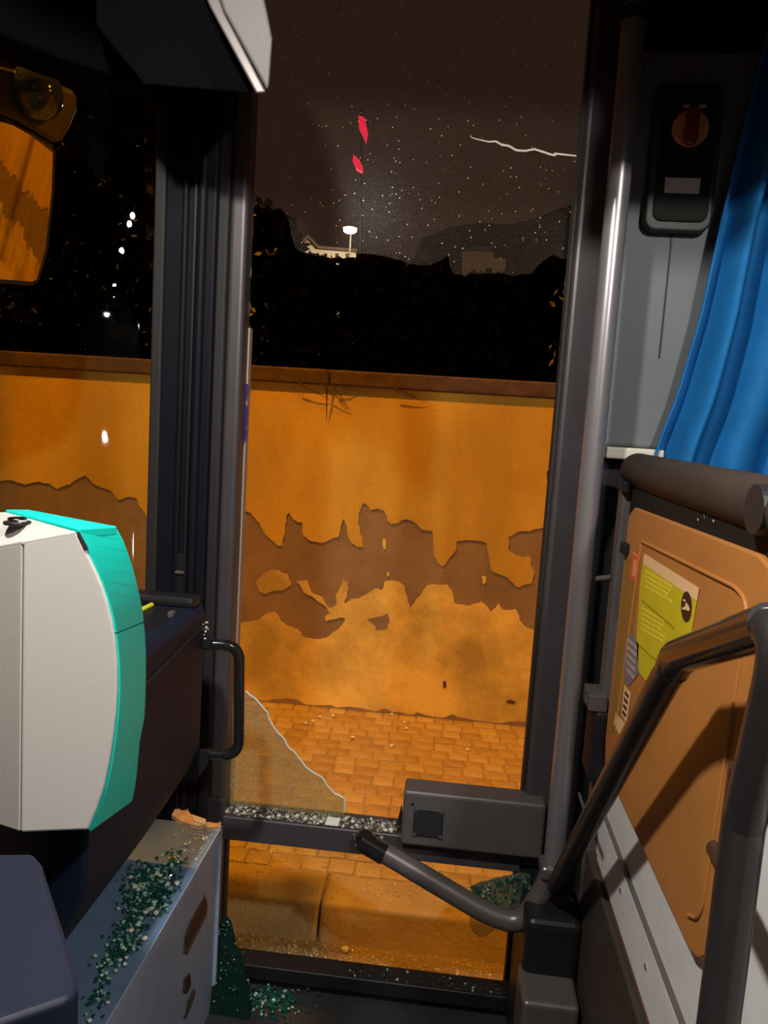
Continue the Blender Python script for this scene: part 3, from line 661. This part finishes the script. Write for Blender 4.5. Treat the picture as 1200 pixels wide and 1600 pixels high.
tag(chips('crushed_glass', [q for q in sp if -.79 < q.x < -.57 and q.y < 1.93], .0035, 'chip_pale', rnd=r9), 'fine pale glass dust beside the torn beige trim', 'broken glass', kind='stuff')
# larger single fragments
FM = []
for i in range(6):
    r = random.Random(40 + i); bm = bmesh.new(); bmesh.ops.create_icosphere(bm, subdivisions=1, radius=1)
    for v in bm.verts: v.co = Vector((v.co.x * r.uniform(.7, 1.2), v.co.y * r.uniform(.7, 1.2), v.co.z * r.uniform(.4, .75)))
    me = bpy.data.meshes.new('glass_fragment'); bm.to_mesh(me); bm.free(); me.materials.append(M['edgeglass'] if i < 4 else M['chip']); FM.append(me)
def frag(p, s, lab, grp, i=None, z0=0):
    o = bpy.data.objects.new('glass_fragment', FM[RND.randrange(6) if i is None else i]); o.location = (p[0], p[1], p[2] + s * .5); o.scale = (s, s, s)
    o.rotation_euler = (RND.uniform(-.25, .25), RND.uniform(-.25, .25), RND.uniform(0, 6)); link(o); return tag(o, lab, 'glass fragment', grp)
FL = [(205, 1373), (211, 1388), (216, 1392), (222, 1386), (226, 1398), (238, 1372), (246, 1368), (250, 1370), (257, 1375), (262, 1384), (252, 1380), (266, 1390), (276, 1382), (240, 1412), (236, 1422), (244, 1428), (232, 1424), (248, 1420), (228, 1428), (215, 1446), (205, 1456), (226, 1468), (168, 1478), (178, 1471), (195, 1508), (198, 1498), (180, 1518), (159, 1526), (168, 1530), (152, 1564), (168, 1568), (140, 1596), (290, 1320), (318, 1312), (305, 1312), (278, 1348)]
for i, (x, y) in enumerate(FL): frag(on_ledge(x, y, .004), .0075 if i < 22 else .005, 'pale green glass fragment lying on the blue grey ledge', 'glass fragments on the ledge', (0, 1, 2, 3, 4, 5)[i % 6] if i % 3 else i % 4)
# glass on the middle rail
zR = zr1 + .001; sp = []
for _ in range(420):
    x = r9.uniform(XL + .005, -.20) if r9.random() < .75 else r9.uniform(-.20, bx0.x - .01); sp.append(Vector((x, r9.uniform(2.025, 2.085), zR + abs(r9.gauss(0, .003)))))
tag(chips('crushed_glass', sp, .0045, 'chip_pale', rnd=r9), 'whitish crushed glass lying along the middle rail of the door', 'broken glass', kind='stuff')
for px in (366, 378, 392, 405, 418, 432, 446, 460, 474, 488, 500, 548, 556, 596, 602, 610):
    q = at(px, 1278 + (px - 366) * .1, Z=zR); frag((q.x, 2.03 + RND.uniform(0, .03), zR + .002), .0075, 'pale glass fragment lying on the middle rail of the door', 'glass fragments on the rail', RND.randrange(4))
q = at(519, 1287, Y=2.03)
g = thing('flat_glass_splinter', (q.x, 2.03, zR), 'flat bright white glass splinter on the middle rail below the standing shard', 'glass fragment')
prism('splinter', [(q.x - .02, 2.022, zR + .004), (q.x + .018, 2.022, zR + .004), (q.x + .022, 2.045, zR + .016), (q.x - .016, 2.045, zR + .016)], (0, -.002, .004), 'edgeglass', g, bevel=.001)
# stuck below the joint
chips('stuck_grain', [at(r9.uniform(553, 600), r9.uniform(1300, 1332), Y=2.012) for _ in range(60)], .004, 'chip_pale', door)['kind'] = 'stuff'

# broken glass on road, kerb and pavement
sp = []
for _ in range(2600):
    y = min(2.615, 2.30 + abs(r9.gauss(0, .16))) if r9.random() < .8 else r9.uniform(2.25, 2.61); sp.append(Vector((r9.uniform(-1.0, .55), y, .001)))
tag(chips('crushed_glass', sp, .0042, 'chip_road', rnd=r9), 'glittering crushed glass in the gutter below the kerb', 'broken glass', kind='stuff')
sp = [Vector((r9.uniform(-.9, .55), 2.63 + abs(r9.gauss(0, .35)), ZP + .003)) for _ in range(900)] + [Vector((r9.uniform(-1.2, .7), r9.uniform(2.8, 4.4), ZP + .003)) for _ in range(260)]
tag(chips('crushed_glass', sp, .0038, 'chip_road', rnd=r9), 'glittering crushed glass scattered over the kerb and the stone setts', 'broken glass', kind='stuff')
q = at(539, 1486, Y=2.06)
for (px, py, s, z) in ((539, 1486, .017, 0), (611, 1518, .011, 0), (622, 1515, .006, 0), (740, 1533, .007, 0)):
    q = at(px, py, Z=.004); frag((q.x, q.y, .003), s, 'bright glass fragment lying in the gutter', 'glass fragments in the gutter', 0)
for (px, py) in ((500, 1121), (489, 1128), (478, 1131), (520, 1119), (612, 1117), (632, 1130), (635, 1139), (551, 1153), (730, 1172), (612, 1166)):
    q = at(px, py, Z=ZP + .006); frag((q.x, q.y, ZP + .004), .013, 'pale scrap of glass lying on the stone setts near the wall', 'glass fragments on the setts', RND.randrange(4))
# step: crushed glass on sill and floor
sp = [Vector((r9.uniform(-.56, .24), r9.uniform(2.05, 2.07) + .0, zb + .001)) for _ in range(60)]
sp = [Vector((r9.uniform(-.2, .24), r9.uniform(2.046, 2.098), zb + .016)) for _ in range(90)]
tag(chips('crushed_glass', sp, .004, 'chip', rnd=r9), 'sparse green crushed glass on the bottom rail of the door', 'broken glass', kind='stuff')
sp = [Vector((r9.gauss(-.42, .05), r9.gauss(1.99, .025), .212 + abs(r9.gauss(0, .006)))) for _ in range(260)]
tag(chips('crushed_glass', sp, .006, 'chip', rnd=r9), 'pale green crushed glass heap on the entrance step', 'broken glass', kind='stuff')

# tray lid bottom left
ty = thing('driver_tray', (-.42, .62, 1.33), 'dark navy tray lid with rounded rim below the ticket machine', 'tray')
ZT = 1.40
TP = [at(x, y, Z=ZT) for x, y in ((-200, 1335), (52, 1332), (66, 1348), (96, 1440), (121, 1520), (123, 1545), (108, 1560), (0, 1597), (-200, 1660))]
o = prism('lid', TP, (0, 0, -.04), 'tray', ty, bevel=.016); o.modifiers['bevel'].segments = 6
box('support', -.75, -.46, .60, .76, .98, ZT - .042, 'console', ty, bevel=.01)
box('support_foot', -.78, -.62, .45, .80, zL, .985, 'console', ty, bevel=.006)

# ticket machine
tm = thing('ticket_machine', (-.55, 1.0, 1.33), 'white and green ticket machine with a curved front', 'ticket machine')
YF, YB = .90, 1.15
curve = [(119, 831), (135, 860), (150, 892), (160, 915), (169, 943), (176, 972), (181, 1003), (184, 1040), (184, 1080), (182, 1115), (178, 1150), (171, 1195), (163, 1232), (152, 1265), (138, 1298)]
front = [(35, 846)] + curve + [(31, 1302)]
A = [at(x, y, Y=YF) for x, y in front]; B = []
for i_, p in enumerate(A): B.append(Vector((p.x - (.05 if 0 < i_ < len(A) - 1 else 0), 1.03, min(p.z, 1.69))))
loft('body', A, B, 'white', tm, bevel=.004)
fa = [at(35, 846, Y=YF), at(31, 1302, Y=YF), at(0, 1283, Y=YF - .001), at(-60, 1250, Y=YF + .07), at(-60, 862, Y=YF + .07), at(0, 857, Y=YF + .002)]
fa = [A[0], A[-1], at(-30, 1282, Y=YF + .045), at(-30, 858, Y=YF + .045)]
lf = loft('left_facet', fa, [Vector((p.x - .03, 1.03, min(p.z, 1.69))) for p in fa], 'white', tm, bevel=.004)
fb = [fa[3], fa[2], at(-220, 1290, Y=YF + .06), at(-220, 880, Y=YF + .06)]
loft('left_side', fb, [Vector((p.x, 1.05, min(p.z, 1.69))) for p in fb], 'white', tm, bevel=.004)
# green curved door: near edge follows the white body, far edge is further back and proud
far = [(183, 827), (193, 845), (203, 873), (211, 900), (218, 930), (223, 955), (226, 985), (228, 1020), (228, 1060), (227, 1095), (225, 1130), (219, 1150), (216, 1185), (213, 1215), (210, 1236), (206, 1252)]
YG = 1.045
def interp(L, n):
    d = [0]
    for a, b in zip(L, L[1:]): d.append(d[-1] + math.hypot(b[0] - a[0], b[1] - a[1]))
    out = []
    for i in range(n):
        s = d[-1] * i / (n - 1); k = max(j for j in range(len(d)) if d[j] <= s + 1e-9); k = min(k, len(L) - 2); t = (s - d[k]) / (d[k + 1] - d[k])
        out.append((L[k][0] + (L[k + 1][0] - L[k][0]) * t, L[k][1] + (L[k + 1][1] - L[k][1]) * t))
    return out
N_ = 24; nc = interp(curve, N_); fc = interp(far, N_); cut = 9
near3 = [at(x, y, Y=YF + .004) + Vector((.0035, 0, 0)) for x, y in nc]; far3 = [at(x, y, Y=.956 + (YG - .956) * min(1, i_ / 8)) for i_, (x, y) in enumerate(fc)]
def shell(name, i0, i1, m='green'):
    V = []; F = []; n = i1 - i0
    for i in range(i0, i1):
        a, b = near3[i], far3[i]; dz = -.014 + .034 * i / (N_ - 1); V += [a, b, b + Vector((-.035, .003, dz)), a + Vector((-.035, .003, dz))]
    for i in range(n - 1):
        for k in range(4): F.append((4 * i + k, 4 * i + (k + 1) % 4, 4 * i + 4 + (k + 1) % 4, 4 * i + 4 + k))
    F += [(0, 1, 2, 3), tuple(4 * (n - 1) + k for k in range(4))]
    o = obj(name, V, F, m, tm, smooth=True); es = o.modifiers.new('edges', 'EDGE_SPLIT'); es.split_angle = rad(40)
    return o
shell('upper_door', 0, cut)
near3[cut - 1] = near3[cut - 1]; 
sv = (near3[cut - 1].copy(), far3[cut - 1].copy())
near3[cut - 1] = near3[cut - 1].lerp(near3[cut], .12); far3[cut - 1] = far3[cut - 1].lerp(far3[cut], .12)
shell('lower_door', cut - 1, N_)
tq = [A[0], A[1], at(10, 801, Y=1.035), at(-120, 801, Y=1.06), at(-120, 866, Y=YF + .06), at(-30, 858, Y=YF + .045)]
prism('top_plate', [p + Vector((0, 0, .001)) for p in tq], (0, 0, -.006), 'white', tm, bevel=.002)
# green top rail running back across the top of the case
tt_ = [near3[0] + Vector((0, 0, .004)), far3[0] + Vector((0, 0, .004)), at(45, 799, Y=1.03) + Vector((0, 0, .003)), at(8, 799, Y=1.033) + Vector((0, 0, .003))]
prism('green_top', tt_, (0, 0, -.012), 'green', tm, bevel=.002)
prism('shadow_gap', [at(x, y, Y=YF - .001) for x, y in ((119, 832), (122, 832), (136, 858), (132, 860))], (0, .004, 0), 'rubber', tm)
lk = at(27, 817, Z=1.733)
disc('lock', (lk.x, lk.y, lk.z), (0, 0, 1), .012, .007, 'lock', tm, up=(0, 1, 0), bevel=.002)
disc('lock_ring', (lk.x, lk.y, lk.z - .002), (0, 0, 1), .017, .004, 'dark', tm, up=(0, 1, 0), bevel=.001)
box('pedestal', -.745, -.62, .985, 1.14, zL + .001, 1.37, 'console', tm, bevel=.008)
yc = thing('yellow_pen', tuple(at(230, 948, Z=1.433)), 'bright yellow stick poking out behind the green casing', 'pen')
tube('shaft', [at(205, 961, Z=1.438), at(237, 945, Z=1.438)], .0055, 'yellow', yc, seg=10)

# ================================================================ RIGHT SIDE
XP = .42
# grey pillar panel behind the post
pp = [(.37, 1.862), (.37, 2.72), (.385, 2.80), (.42, 2.835), (.72, 2.85), (.72, 1.862)]
pan = struct(prism('trim_grey_pillar', [(x, 2.075, z) for x, z in pp], (0, .055, 0), 'pillarpanel', bevel=.012), 'grey panelled pillar beside the blue curtain', 'pillar')
p0 = at(1050, 365, Y=2.075); p1 = at(1031, 560, Y=2.075)
box('panel_seam', p0.x - .002, p0.x + .002, 2.072, 2.076, p1.z, p0.z, 'dark', pan, bevel=.001)
box('pillar_ledge', .385, .53, 2.02, 2.10, 1.832, 1.862, 'ledgewhite', pan, bevel=.005)
struct(box('wall_right_lower', .37, 1.8, 2.09, 2.13, .21, 1.835, 'dark', bevel=0))
struct(box('trim_top_right', .36, 1.8, 1.95, 2.13, 2.86, 3.12, 'header', bevel=.01))
# emergency unit
eu = thing('emergency_unit', tuple(at(1060, 360, Y=2.07)), 'black emergency door release unit with a red and orange knob', 'switch unit')
def epoly(n, L, y0, y1, m, parent=eu, **k): return loft(n, [at(x, y, Y=y0) for x, y in L], [at(x, y, Y=y1) for x, y in L], m, parent, **k)
EU0 = at(1040, 130, Y=2.04); x0, x1 = .437, .592; z0, z1 = at(1060, 362, Y=2.04).z, at(1080, 130, Y=2.04).z
def rrect(x0, x1, z0, z1, r, y):
    out = []
    for cx, cz, a in ((x1 - r, z1 - r, 0), (x0 + r, z1 - r, 90), (x0 + r, z0 + r, 180), (x1 - r, z0 + r, 270)):
        for j in range(6): an = rad(a + 18 * j); out.append((cx + r * math.cos(an), y, cz + r * math.sin(an)))
    return out
prism('housing', rrect(.425, .588, z0, z1, .03, 2.035), (0, .039, 0), 'unit', eu, bevel=.006)
prism('face_plate', rrect(.443, .576, z0 + .022, z1 - .022, .022, 2.029), (0, .007, 0), 'board', eu, bevel=.003)
kc = at(1079, 200, Y=2.02)
disc('knob_disc', (kc.x, 2.029, kc.z), (0, -1, 0), .044, .012, 'knob2', eu, bevel=.004)
kn = rrect(kc.x - .016, kc.x + .016, kc.z - .043, kc.z + .047, .014, 2.004)
prism('knob_grip', kn, (0, .014, 0), 'knob', eu, bevel=.005)
lp = at(1066, 290, Y=2.027); box('white_label', lp.x - .042, lp.x + .042, 2.026, 2.0295, lp.z - .018, lp.z + .018, 'labelw', eu, bevel=.0005)
for px in (1073, 1098): q = at(px, 166, Y=2.028); box('printed_mark', q.x - .008, q.x + .008, 2.0275, 2.0295, q.z - .0035, q.z + .0035, 'labelw', eu, bevel=0)
arc = [at(1077 + 10 * (1 - math.cos(rad(a))), 163 - 5 * math.sin(rad(a)), Y=2.029) for a in range(0, 181, 20)]; tube('printed_arc', arc, .0012, 'tube', eu, seg=5)
# blue curtain: pleated sheet
ct = thing('curtain', (.9, 2.0, 1.80), 'blue pleated window curtain hanging behind the padded rail', 'curtain')
NU, NV = 130, 26; V = []; F = []
edge = [(1.78, .500), (1.865, .508), (2.0, .545), (2.2, .578), (2.42, .60), (2.60, .625), (2.86, .66)]
def edge_x(z):
    for a, b in zip(edge, edge[1:]):
        if a[0] <= z <= b[0]: return a[1] + (b[1] - a[1]) * (z - a[0]) / (b[0] - a[0])
    return edge[-1][1]
for j in range(NV + 1):
    z = 1.72 + (2.86 - 1.72) * j / NV; ex = edge_x(max(1.78, z))
    for i in range(NU + 1):
        u = i / NU; x = ex + u * (1.45 - ex); h = (z - 1.72) / 1.14
        f_ = math.sin(u * 50 + 1.8 * math.sin(u * 13)); y = 1.995 + .052 * math.copysign(abs(f_) ** .75, f_) + .012 * math.sin(u * 25 + 2 + h * 1.2) + .006 * math.sin(h * 9 + u * 30)
        V.append((x, y, z))
for j in range(NV):
    for i in range(NU): a = j * (NU + 1) + i; F.append((a, a + 1, a + NU + 2, a + NU + 1))
o = obj('cloth', V, F, 'curtain', ct, smooth=True); s_ = o.modifiers.new('solid', 'SOLIDIFY'); s_.thickness = .003
hem = [V[j * (NU + 1)] for j in range(NV + 1)]; tube('hem', hem, .004, 'curtain', o, seg=6)
tube('curtain_rail', [(.6, 2.06, 2.87), (1.7, 2.06, 2.87)], .012, 'dark', ct)

# partition
pt = thing('partition', (XP, 1.4, .60), 'partition with a brown stickered panel and padded top roll beside the doorway', 'partition')
ra = at(985, 733, X=XP + .02); rb_ = at(1200, 787, X=XP + .02)
rz_ = (ra.z + rb_.z) / 2; YR0 = 1.90
tube('padded_roll', [(XP + .02, YR0 + .012, rz_), (XP + .02, YR0, rz_), (XP + .02, .86, rz_), (XP + .02, .85, rz_)], [.03, .041, .041, .034], 'roll', pt, seg=26)
disc('roll_cap', (XP - .005, 1.05, rz_ - .002), (-1, 0, 0), .034, .018, 'unit', pt)
box('dark_board', XP, XP + .035, .80, 1.87, 1.45, rz_ - .02, 'board', pt, bevel=.006)
q = at(1103, 803, X=XP - .001)
tube('ring_mark', [q + Vector((0, math.cos(rad(a)) * .009, math.sin(rad(a)) * .009)) for a in range(120, 421, 20)], .0009, 'bracket', pt, seg=5)
for px, py in ((1091, 812), (1115, 814)): q = at(px, py, X=XP - .001); disc('dot_mark', q, (-1, 0, 0), .0022, .001, 'labelw', pt, seg=10, bevel=0)
# far edge frame
box('edge_frame', XP - .02, XP + .03, 1.855, 1.905, .66, rz_ - .03, 'greymetal', pt, bevel=.008)
for py in (760, 856): 
    q = at(975, py, X=XP - .02); box('edge_clip', XP - .026, XP - .01, q.y - .02, q.y + .02, q.z - .014, q.z + .012, 'dark', pt, bevel=.004)
q = at(946, 892, X=XP - .02); tube('edge_pin', [(XP - .02, 1.88, q.z), (XP - .05, 1.905, q.z - .012)], .007, 'tube', pt, seg=8)
lt = at(932, 1090, X=XP - .03); 
box('latch_plate', XP - .055, XP - .012, lt.y - .045, lt.y + .045, lt.z - .02, lt.z + .02, 'greymetal', pt, bevel=.003)
box('latch_bolt', XP - .062, XP - .05, lt.y - .018, lt.y - .002, lt.z - .010, lt.z + .010, 'lock', pt, bevel=.002)
box('latch_block', XP - .04, XP + .0, lt.y - .05, lt.y + .06, lt.z - .20, lt.z - .02, 'dark', pt, bevel=.012)
tube('cable_tie', [at(905, 1240, X=XP - .06), at(912, 1262, X=XP - .06), at(922, 1290, X=XP - .06)], .004, 'bracket', pt, seg=8)
# brown panel
BP = [at(x, y, X=XP - .012) for x, y in ((991, 793), (1183, 866), (1200, 885), (1212, 930), (1115, 1478), (1106, 1492), (1090, 1498), (1078, 1488), (948, 1205), (945, 1190), (946, 1150), (982, 805))]
YN = (BP[3].y + BP[4].y) / 2
pn = prism('brown_panel', BP, (.0125, 0, 0), 'brown', pt, bevel=.004)
inner = [at(x, y, X=XP - .0125) for x, y in ((1003, 846), (1150, 918), (1164, 935), (1168, 965), (1098, 1420), (1090, 1436), (1076, 1430))]
tube('panel_ridge', fillet(inner, .03, 5), .0035, 'brown', pn, seg=8)
tube('panel_ridge', [at(1002, 850, X=XP - .0125), at(962, 1142, X=XP - .0125)], .003, 'brown', pn, seg=8)
nP = [BP[3], BP[4], BP[5]]
# stickers (flat prints on the brown panel)
XS = XP - .0128
C2 = lambda L: [(930 + x / 4.442, 840 + y / 4.444) for x, y in L]
def stick(name, L, m, lift, parent, crop=True):
    return prism(name, [at(x, y, X=XS - lift) for x, y in (C2(L) if crop else L)], (.0004, 0, 0), m, parent, tri=True)
film = stick('film_strip', [(215, 110), (300, 160), (225, 1040), (120, 1360), (105, 1330)], 'film', .0003, pn)
ps = stick('yellow_poster', [(340, 110), (720, 350), (650, 760), (420, 1080), (300, 930), (285, 700), (310, 330)], 'poster', .0006, pn)
ps['label'] = 'yellow green notice'
stick('poster_header', [(340, 110), (720, 350), (705, 440), (330, 182)], 'peach', .0010, ps)
ov = [(632 + 37 * math.cos(a * .2618), 480 + 107 * math.sin(a * .2618)) for a in range(24)]
stick('dark_oval', ov, 'oval', .0014, ps)
stick('oval_figure', [(628, 450), (645, 470), (655, 500), (650, 510), (625, 500), (605, 500), (602, 485), (622, 480)], 'peach', .0018, ps)
stick('oval_figure', [(606, 428), (622, 430), (626, 442), (612, 442)], 'peach', .0018, ps)
def textlines(x0, y0, n, dy, L, slope=.58):
    for k in range(n):
        for (a, b) in ((0, .34), (.38, .62), (.67, 1 - .08 * (k % 3))):
            xa = x0 + L * a; xb = x0 + L * b; ya = y0 + dy * k + (xa - x0) * slope; yb = y0 + dy * k + (xb - x0) * slope
            stick('printed_line', [(xa, ya), (xb, yb), (xb, yb + 17), (xa, ya + 15)], 'poster_text', .0010, ps)
textlines(345, 225, 4, 34, 185); textlines(318, 480, 5, 36, 160)
stick('printed_rule', [(320, 425), (550, 620), (548, 640), (318, 440)], 'poster_line', .0010, ps)
stick('printed_rule', [(300, 735), (470, 890), (468, 905), (300, 750)], 'poster_line', .0010, ps)
rs = stick('red_sticker', [(258, 85), (312, 125), (290, 312), (240, 285)], 'red', .0006, pn)
stick('printed_frame', [(262, 100), (305, 132), (303, 140), (262, 110)], 'redpale', .0010, rs); stick('printed_frame', [(268, 150), (288, 165), (275, 275), (258, 262)], 'redpale', .0010, rs)
bs = stick('shield_sticker', [(228, 650), (302, 740), (296, 950), (232, 1032), (208, 1000), (195, 830)], 'bluegrey', .0006, pn)
for k in range(5):
    y = 690 + k * 52; xo = 222 - k * 1.5; stick('printed_line', [(xo, y), (xo + 66 - k * 3, y + 62), (xo + 65 - k * 3, y + 88), (xo - 1, y + 26)], 'greyprint', .0010, bs)
ns = stick('peach_label', [(202, 1020), (246, 1080), (216, 1290), (180, 1220)], 'peach', .0008, pn)
for k in range(4):
    y = 1062 + 44 * k; x = 206 - k * 6; stick('printed_line', [(x, y), (x + 26, y + 34), (x + 22, y + 56), (x - 3, y + 22)], 'oval', .0012, ns)
stick('paper_label', [(142, 1220), (256, 1345), (246, 1420), (220, 1470), (128, 1290)], 'peach', .0012, pn)
# pale lower wall of the partition with trim strip
z_g = .988; z_s0 = .868
gp = struct(box('wall_partition_lower', XP + .004, XP + .04, .40, 1.86, .60, 1.445, 'greypanel', bevel=.003), 'pale grey panel below the brown partition board', 'panel')
st = box('trim_strip', XP - .006, XP + .006, .40, 1.80, z_s0, z_g, 'trimgrey', gp, bevel=.004)
box('groove', XP - .0065, XP + .004, .40, 1.80, z_g, z_g + .0018, 'tube', gp, bevel=0)
box('rust_edge', XP - .005, XP + .006, .40, 1.80, z_s0 - .012, z_s0 - .0005, 'orangerim', gp, bevel=.002)
for px, py in ((970, 1392), (1009, 1510)): q = at(px, py, X=XP - .007); disc('screw', (XP - .006, q.y, q.z), (-1, 0, 0), .0055, .003, 'lock', gp, seg=14)
struct(box('wall_step_riser', XP - .02, XP + .03, .40, 1.86, .21, z_s0 - .012, 'riser', bevel=.004), 'dark brown riser of the step well', 'riser')
rec = [at(x, y, X=XP - .021) for x, y in ((952, 1470), (975, 1510), (1000, 1640), (940, 1640))]
# rail: lower end at the post foot, up to a bend, then over and down the near post
rl = thing('grab_rail', (.33, 1.75, .80), 'black bent grab rail in front of the brown panel', 'rail')
XA = .325
RA = [at(868, 1385, X=XA + .005), at(1064, 1030, X=XA), at(1112, 1000, X=XA), at(1200, 982, X=XA), Vector((.325, .70, 1.70)), Vector((.325, .712, 1.60)), Vector((.325, .735, .60))]
pb = at(1160, 1300, X=XA + .005); el = at(1238, 966, X=XA)
path = fillet([RA[0], at(1058, 1026, X=XA), el, Vector((pb.x, pb.y, 1.50))], .08, 10)
zt_ = path[-1]
tube('rail', path, .022, 'rail', rl, seg=18)
sl = at(1068, 1020, X=XA); 
hp = fillet([at(1050, 1046, X=XA), at(1058, 1026, X=XA), at(1205, 977, X=XA)], .08, 10)
tube('glossy_sleeve', hp, .0238, 'black_gloss', rl, seg=18)
pb = at(1160, 1300, X=XA + .005); 
po = thing('near_post', (pb.x, pb.y, .21), 'dark upright post holding the grab rail', 'post')
tube('post', [(pb.x, pb.y, .21), (pb.x, pb.y, 1.56)], .0218, 'rail', po, seg=20)
a = at(1118, 1328, X=XP - .012); b = at(1160, 1392, X=XA + .005)
tube('stub', [a, Vector((pb.x, pb.y, b.z))], .0125, 'rail', po, seg=14)
ball('stub_end', a, .0128, 'rail', po)
